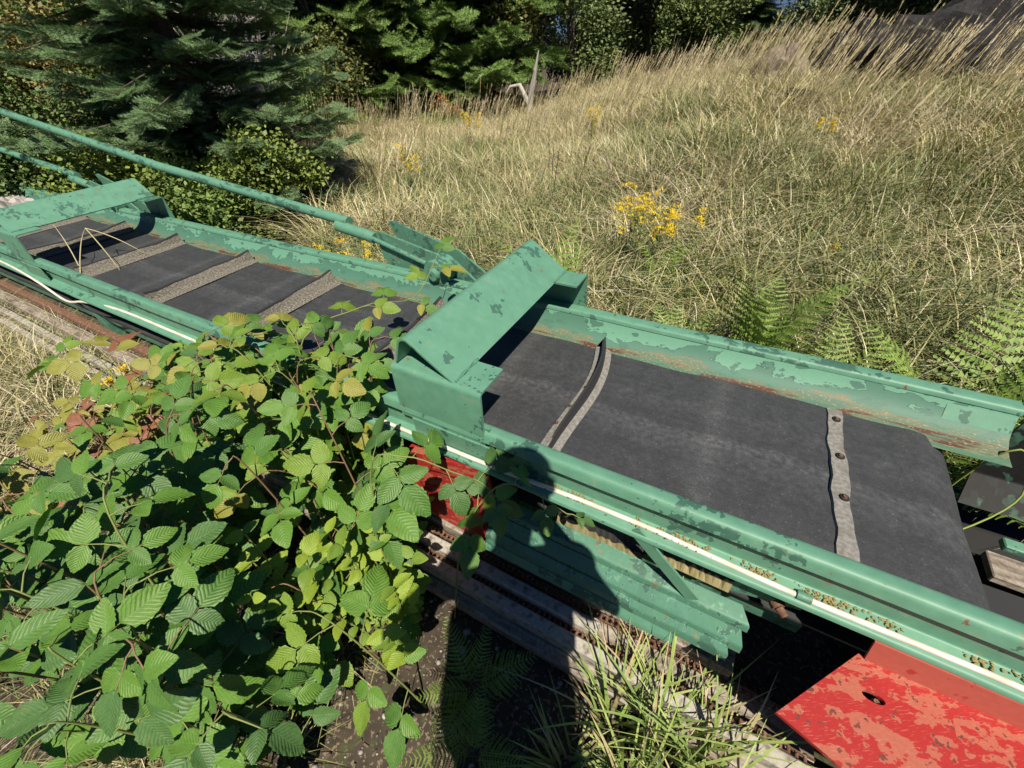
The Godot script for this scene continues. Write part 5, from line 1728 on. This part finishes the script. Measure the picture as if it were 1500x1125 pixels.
func build_person():
	# local frame: L to the right of the sun's line, F ahead, origin under the lens
	var L = Vector3(0.7795, 0, -0.6264); var F = Vector3(-0.6264, 0, -0.7795)
	var at = func(l, f, y): return L * l + F * f + Vector3(0, y, 0)
	var base = at.call(0.06, -0.28, 0.0)
	base.y = ground_at(base.x, base.z)
	var t = thing("person", "person in a jacket holding up a phone, whose shadow falls across the rail", "person", base)
	var g = base.y
	var o = func(l, f, y): return at.call(l, f, y) - base
	var bones = []
	var add = func(a, b, ra, rb, c): bones.append([a, b, ra, rb, c])
	# colours: 0 skin 1 jacket 2 trousers 3 shoes
	var shl = o.call(-0.15, -0.24, 1.60); var shr = o.call(0.22, -0.22, 1.585)
	var neck = o.call(0.055, -0.21, 1.66)
	add.call(o.call(-0.08, -0.27, 1.02), o.call(-0.05, -0.26, 1.30), 0.145, 0.145, 1)
	add.call(o.call(0.03, -0.27, 1.02), o.call(0.05, -0.26, 1.30), 0.145, 0.150, 1)
	add.call(o.call(0.0, -0.25, 1.30), o.call(-0.02, -0.25, 1.52), 0.13, 0.115, 1)
	add.call(o.call(0.09, -0.25, 1.30), o.call(0.12, -0.24, 1.52), 0.13, 0.11, 1)
	add.call(shl, shr, 0.072, 0.070, 1)
	add.call(o.call(0.05, -0.22, 1.60), o.call(0.07, -0.17, 1.74), 0.058, 0.054, 0)
	add.call(shl, o.call(-0.235, -0.13, 1.36), 0.062, 0.050, 1)
	add.call(o.call(-0.235, -0.13, 1.36), o.call(-0.060, -0.045, 1.545), 0.050, 0.034, 1)
	add.call(shr, o.call(0.285, -0.18, 1.28), 0.062, 0.050, 1)
	add.call(o.call(0.285, -0.18, 1.28), o.call(0.175, -0.050, 1.560), 0.050, 0.034, 1)
	# hips and legs
	add.call(o.call(-0.09, -0.28, 0.98), o.call(0.05, -0.28, 0.98), 0.135, 0.135, 2)
	for s in [[-0.12, -0.15], [0.08, 0.10]]:
		add.call(o.call(s[0], -0.28, 0.96), o.call(s[0] + 0.01, -0.27, g + 0.48), 0.092, 0.062, 2)
		add.call(o.call(s[0] + 0.01, -0.27, g + 0.48), o.call(s[1], -0.30, g + 0.10), 0.062, 0.045, 2)
		add.call(o.call(s[1], -0.32, g + 0.055), o.call(s[1] + 0.01, -0.15, g + 0.042), 0.048, 0.040, 3)
	var p = P.new()
	var colors = [Color(0.48, 0.28, 0.19), Color(0.07, 0.10, 0.16), Color(0.05, 0.06, 0.09), Color(0.06, 0.045, 0.035)]
	surface(bones, 0.018, 0.03, colors, p)
	# head, bent to look at the phone
	bones.clear()
	var hc = o.call(0.095, -0.135, 1.875)
	var up = (Vector3.UP * 0.85 - F * -0.35).normalized(); var fw = (F * 0.85 - Vector3.UP * 0.5).normalized()
	var sd = L
	add.call(hc + up * 0.03 - fw * 0.02, hc + up * 0.02 + fw * 0.02, 0.090, 0.088, 0)
	add.call(hc - up * 0.02 + fw * 0.02, hc - up * 0.085 + fw * 0.045, 0.070, 0.042, 0)
	add.call(hc - up * 0.005 + fw * 0.095, hc - up * 0.035 + fw * 0.112, 0.010, 0.014, 0)
	for s in [-1, 1]:
		add.call(hc + sd * s * 0.088 - up * 0.015, hc + sd * s * 0.093 + up * 0.015, 0.012, 0.014, 0)
		add.call(hc + sd * s * 0.034 + up * 0.026 + fw * 0.088, hc + sd * s * 0.020 + up * 0.026 + fw * 0.092, 0.010, 0.010, 0)
	add.call(hc - up * 0.058 + fw * 0.082 - sd * 0.018, hc - up * 0.058 + fw * 0.082 + sd * 0.018, 0.009, 0.009, 0)
	add.call(hc - up * 0.07, o.call(0.065, -0.19, 1.70), 0.055, 0.056, 0)
	surface(bones, 0.008, 0.014, colors, p)
	# hands: palm and five fingers closed on the phone's edges
	for s in [-1, 1]:
		bones.clear()
		var w = o.call(0.058 + s * 0.118, -0.048, 1.556)
		var k0 = o.call(0.058 + s * 0.104, -0.030, 1.585)
		var inn = L * -s
		add.call(w, k0, 0.024, 0.026, 0)
		add.call(w + F * 0.006, k0 + Vector3(0, 0.025, 0), 0.022, 0.020, 0)
		for q in 4:
			var st = k0 + Vector3(0, 0.030 - q * 0.019, 0) + F * 0.004
			var ln = [0.036, 0.042, 0.039, 0.030][q]
			var j1 = st + (L * s * 0.25 + F * 0.35 + inn * 0.3).normalized() * ln * 0.5 + F * -0.004
			var j2 = j1 + inn * ln * 0.6
			add.call(st, j1, 0.0098, 0.0092, 0)
			add.call(j1, j2, 0.0092, 0.0082, 0)
		var th = k0 - F * 0.018 + Vector3(0, -0.008, 0)
		add.call(th, th + inn * 0.030 - F * 0.004 + Vector3(0, 0.010, 0), 0.012, 0.0105, 0)
		add.call(th + inn * 0.030 - F * 0.004 + Vector3(0, 0.010, 0), th + inn * 0.056 + Vector3(0, 0.014, 0), 0.0105, 0.009, 0)
		surface(bones, 0.005, 0.006, colors, p)
	part("body", p.done(), M.vcol, t)
	# short hair cap
	p = P.new()
	bones.clear()
	add.call(hc + up * 0.038 - fw * 0.028, hc + up * 0.034 + fw * 0.005, 0.093, 0.090, 0)
	add.call(hc - fw * 0.04 - up * 0.01, hc - fw * 0.045 - up * 0.04, 0.072, 0.058, 0)
	surface(bones, 0.010, 0.02, [Color(0.06, 0.04, 0.028)], p)
	part("hair", p.done(), M.vcol, t)
	# the phone: the lens sits at the camera, so the case stays just behind it
	var ph = thing("phone", "black phone held level in both hands of the person", "phone", Vector3(0, 1.6, 0))
	var back = Vector3(0.3945, 0.6408, 0.6586)
	var rt = Vector3(0.8757, -0.0450, -0.4807); var uu = Vector3(-0.2784, 0.7664, -0.5789)
	p = P.new()
	p.box(back * 0.016 + rt * 0.055 - uu * 0.018, Vector3(0.075, 0.037, 0.004), Basis(rt, uu, back), 0.003)
	part("case", p.done(), M.black, ph)
	p = P.new()
	p.box(back * 0.0206 + rt * 0.055 - uu * 0.018, Vector3(0.071, 0.034, 0.0006), Basis(rt, uu, back), 0.0003)
	part("screen", p.done(), M.dark, ph)

# ------------------------------------------------------------------ scene
func _ready():
	rng.seed = 1
	var cam = Camera3D.new()
	add_child(cam)
	cam.transform = Transform3D(Basis(Vector3(0.875714, -0.044980, -0.480730), Vector3(-0.278427, 0.766390, -0.578900), Vector3(0.394466, 0.640799, 0.658615)).orthonormalized(), Vector3(0, 1.6, 0))
	cam.fov = 86.3
	cam.near = 0.02
	cam.far = 2000.0
	cam.current = true
	var we = WorldEnvironment.new()
	var env = Environment.new()
	env.background_mode = Environment.BG_SKY
	var sky = Sky.new()
	var sm = ProceduralSkyMaterial.new()
	sm.sky_top_color = Color(0.20, 0.40, 0.75)
	sm.sky_horizon_color = Color(0.62, 0.76, 0.92)
	sm.ground_horizon_color = Color(0.30, 0.30, 0.24)
	sm.ground_bottom_color = Color(0.12, 0.11, 0.08)
	sm.sky_energy_multiplier = 0.55
	sky.sky_material = sm
	env.sky = sky
	env.tonemap_mode = Environment.TONE_MAPPER_LINEAR
	env.tonemap_exposure = 1.3
	env.sdfgi_enabled = true
	env.ssao_enabled = true
	env.ssil_enabled = true
	we.environment = env
	add_child(we)
	var sun = DirectionalLight3D.new()
	sun.light_energy = 1.5
	sun.light_color = Color(1.0, 0.955, 0.88)
	sun.light_angular_distance = 0.5
	sun.shadow_enabled = true
	add_child(sun)
	sun.look_at_from_position(Vector3.ZERO, SUN, Vector3.UP)
	make_materials()
	build_ground()
	build_conveyor()
	build_track()
	build_chute()
	build_conduit()
	build_scrap()
	build_trees()
	build_rocks()
	build_meadow()
	build_ferns()
	build_flowers()
	build_brambles()
	build_person()
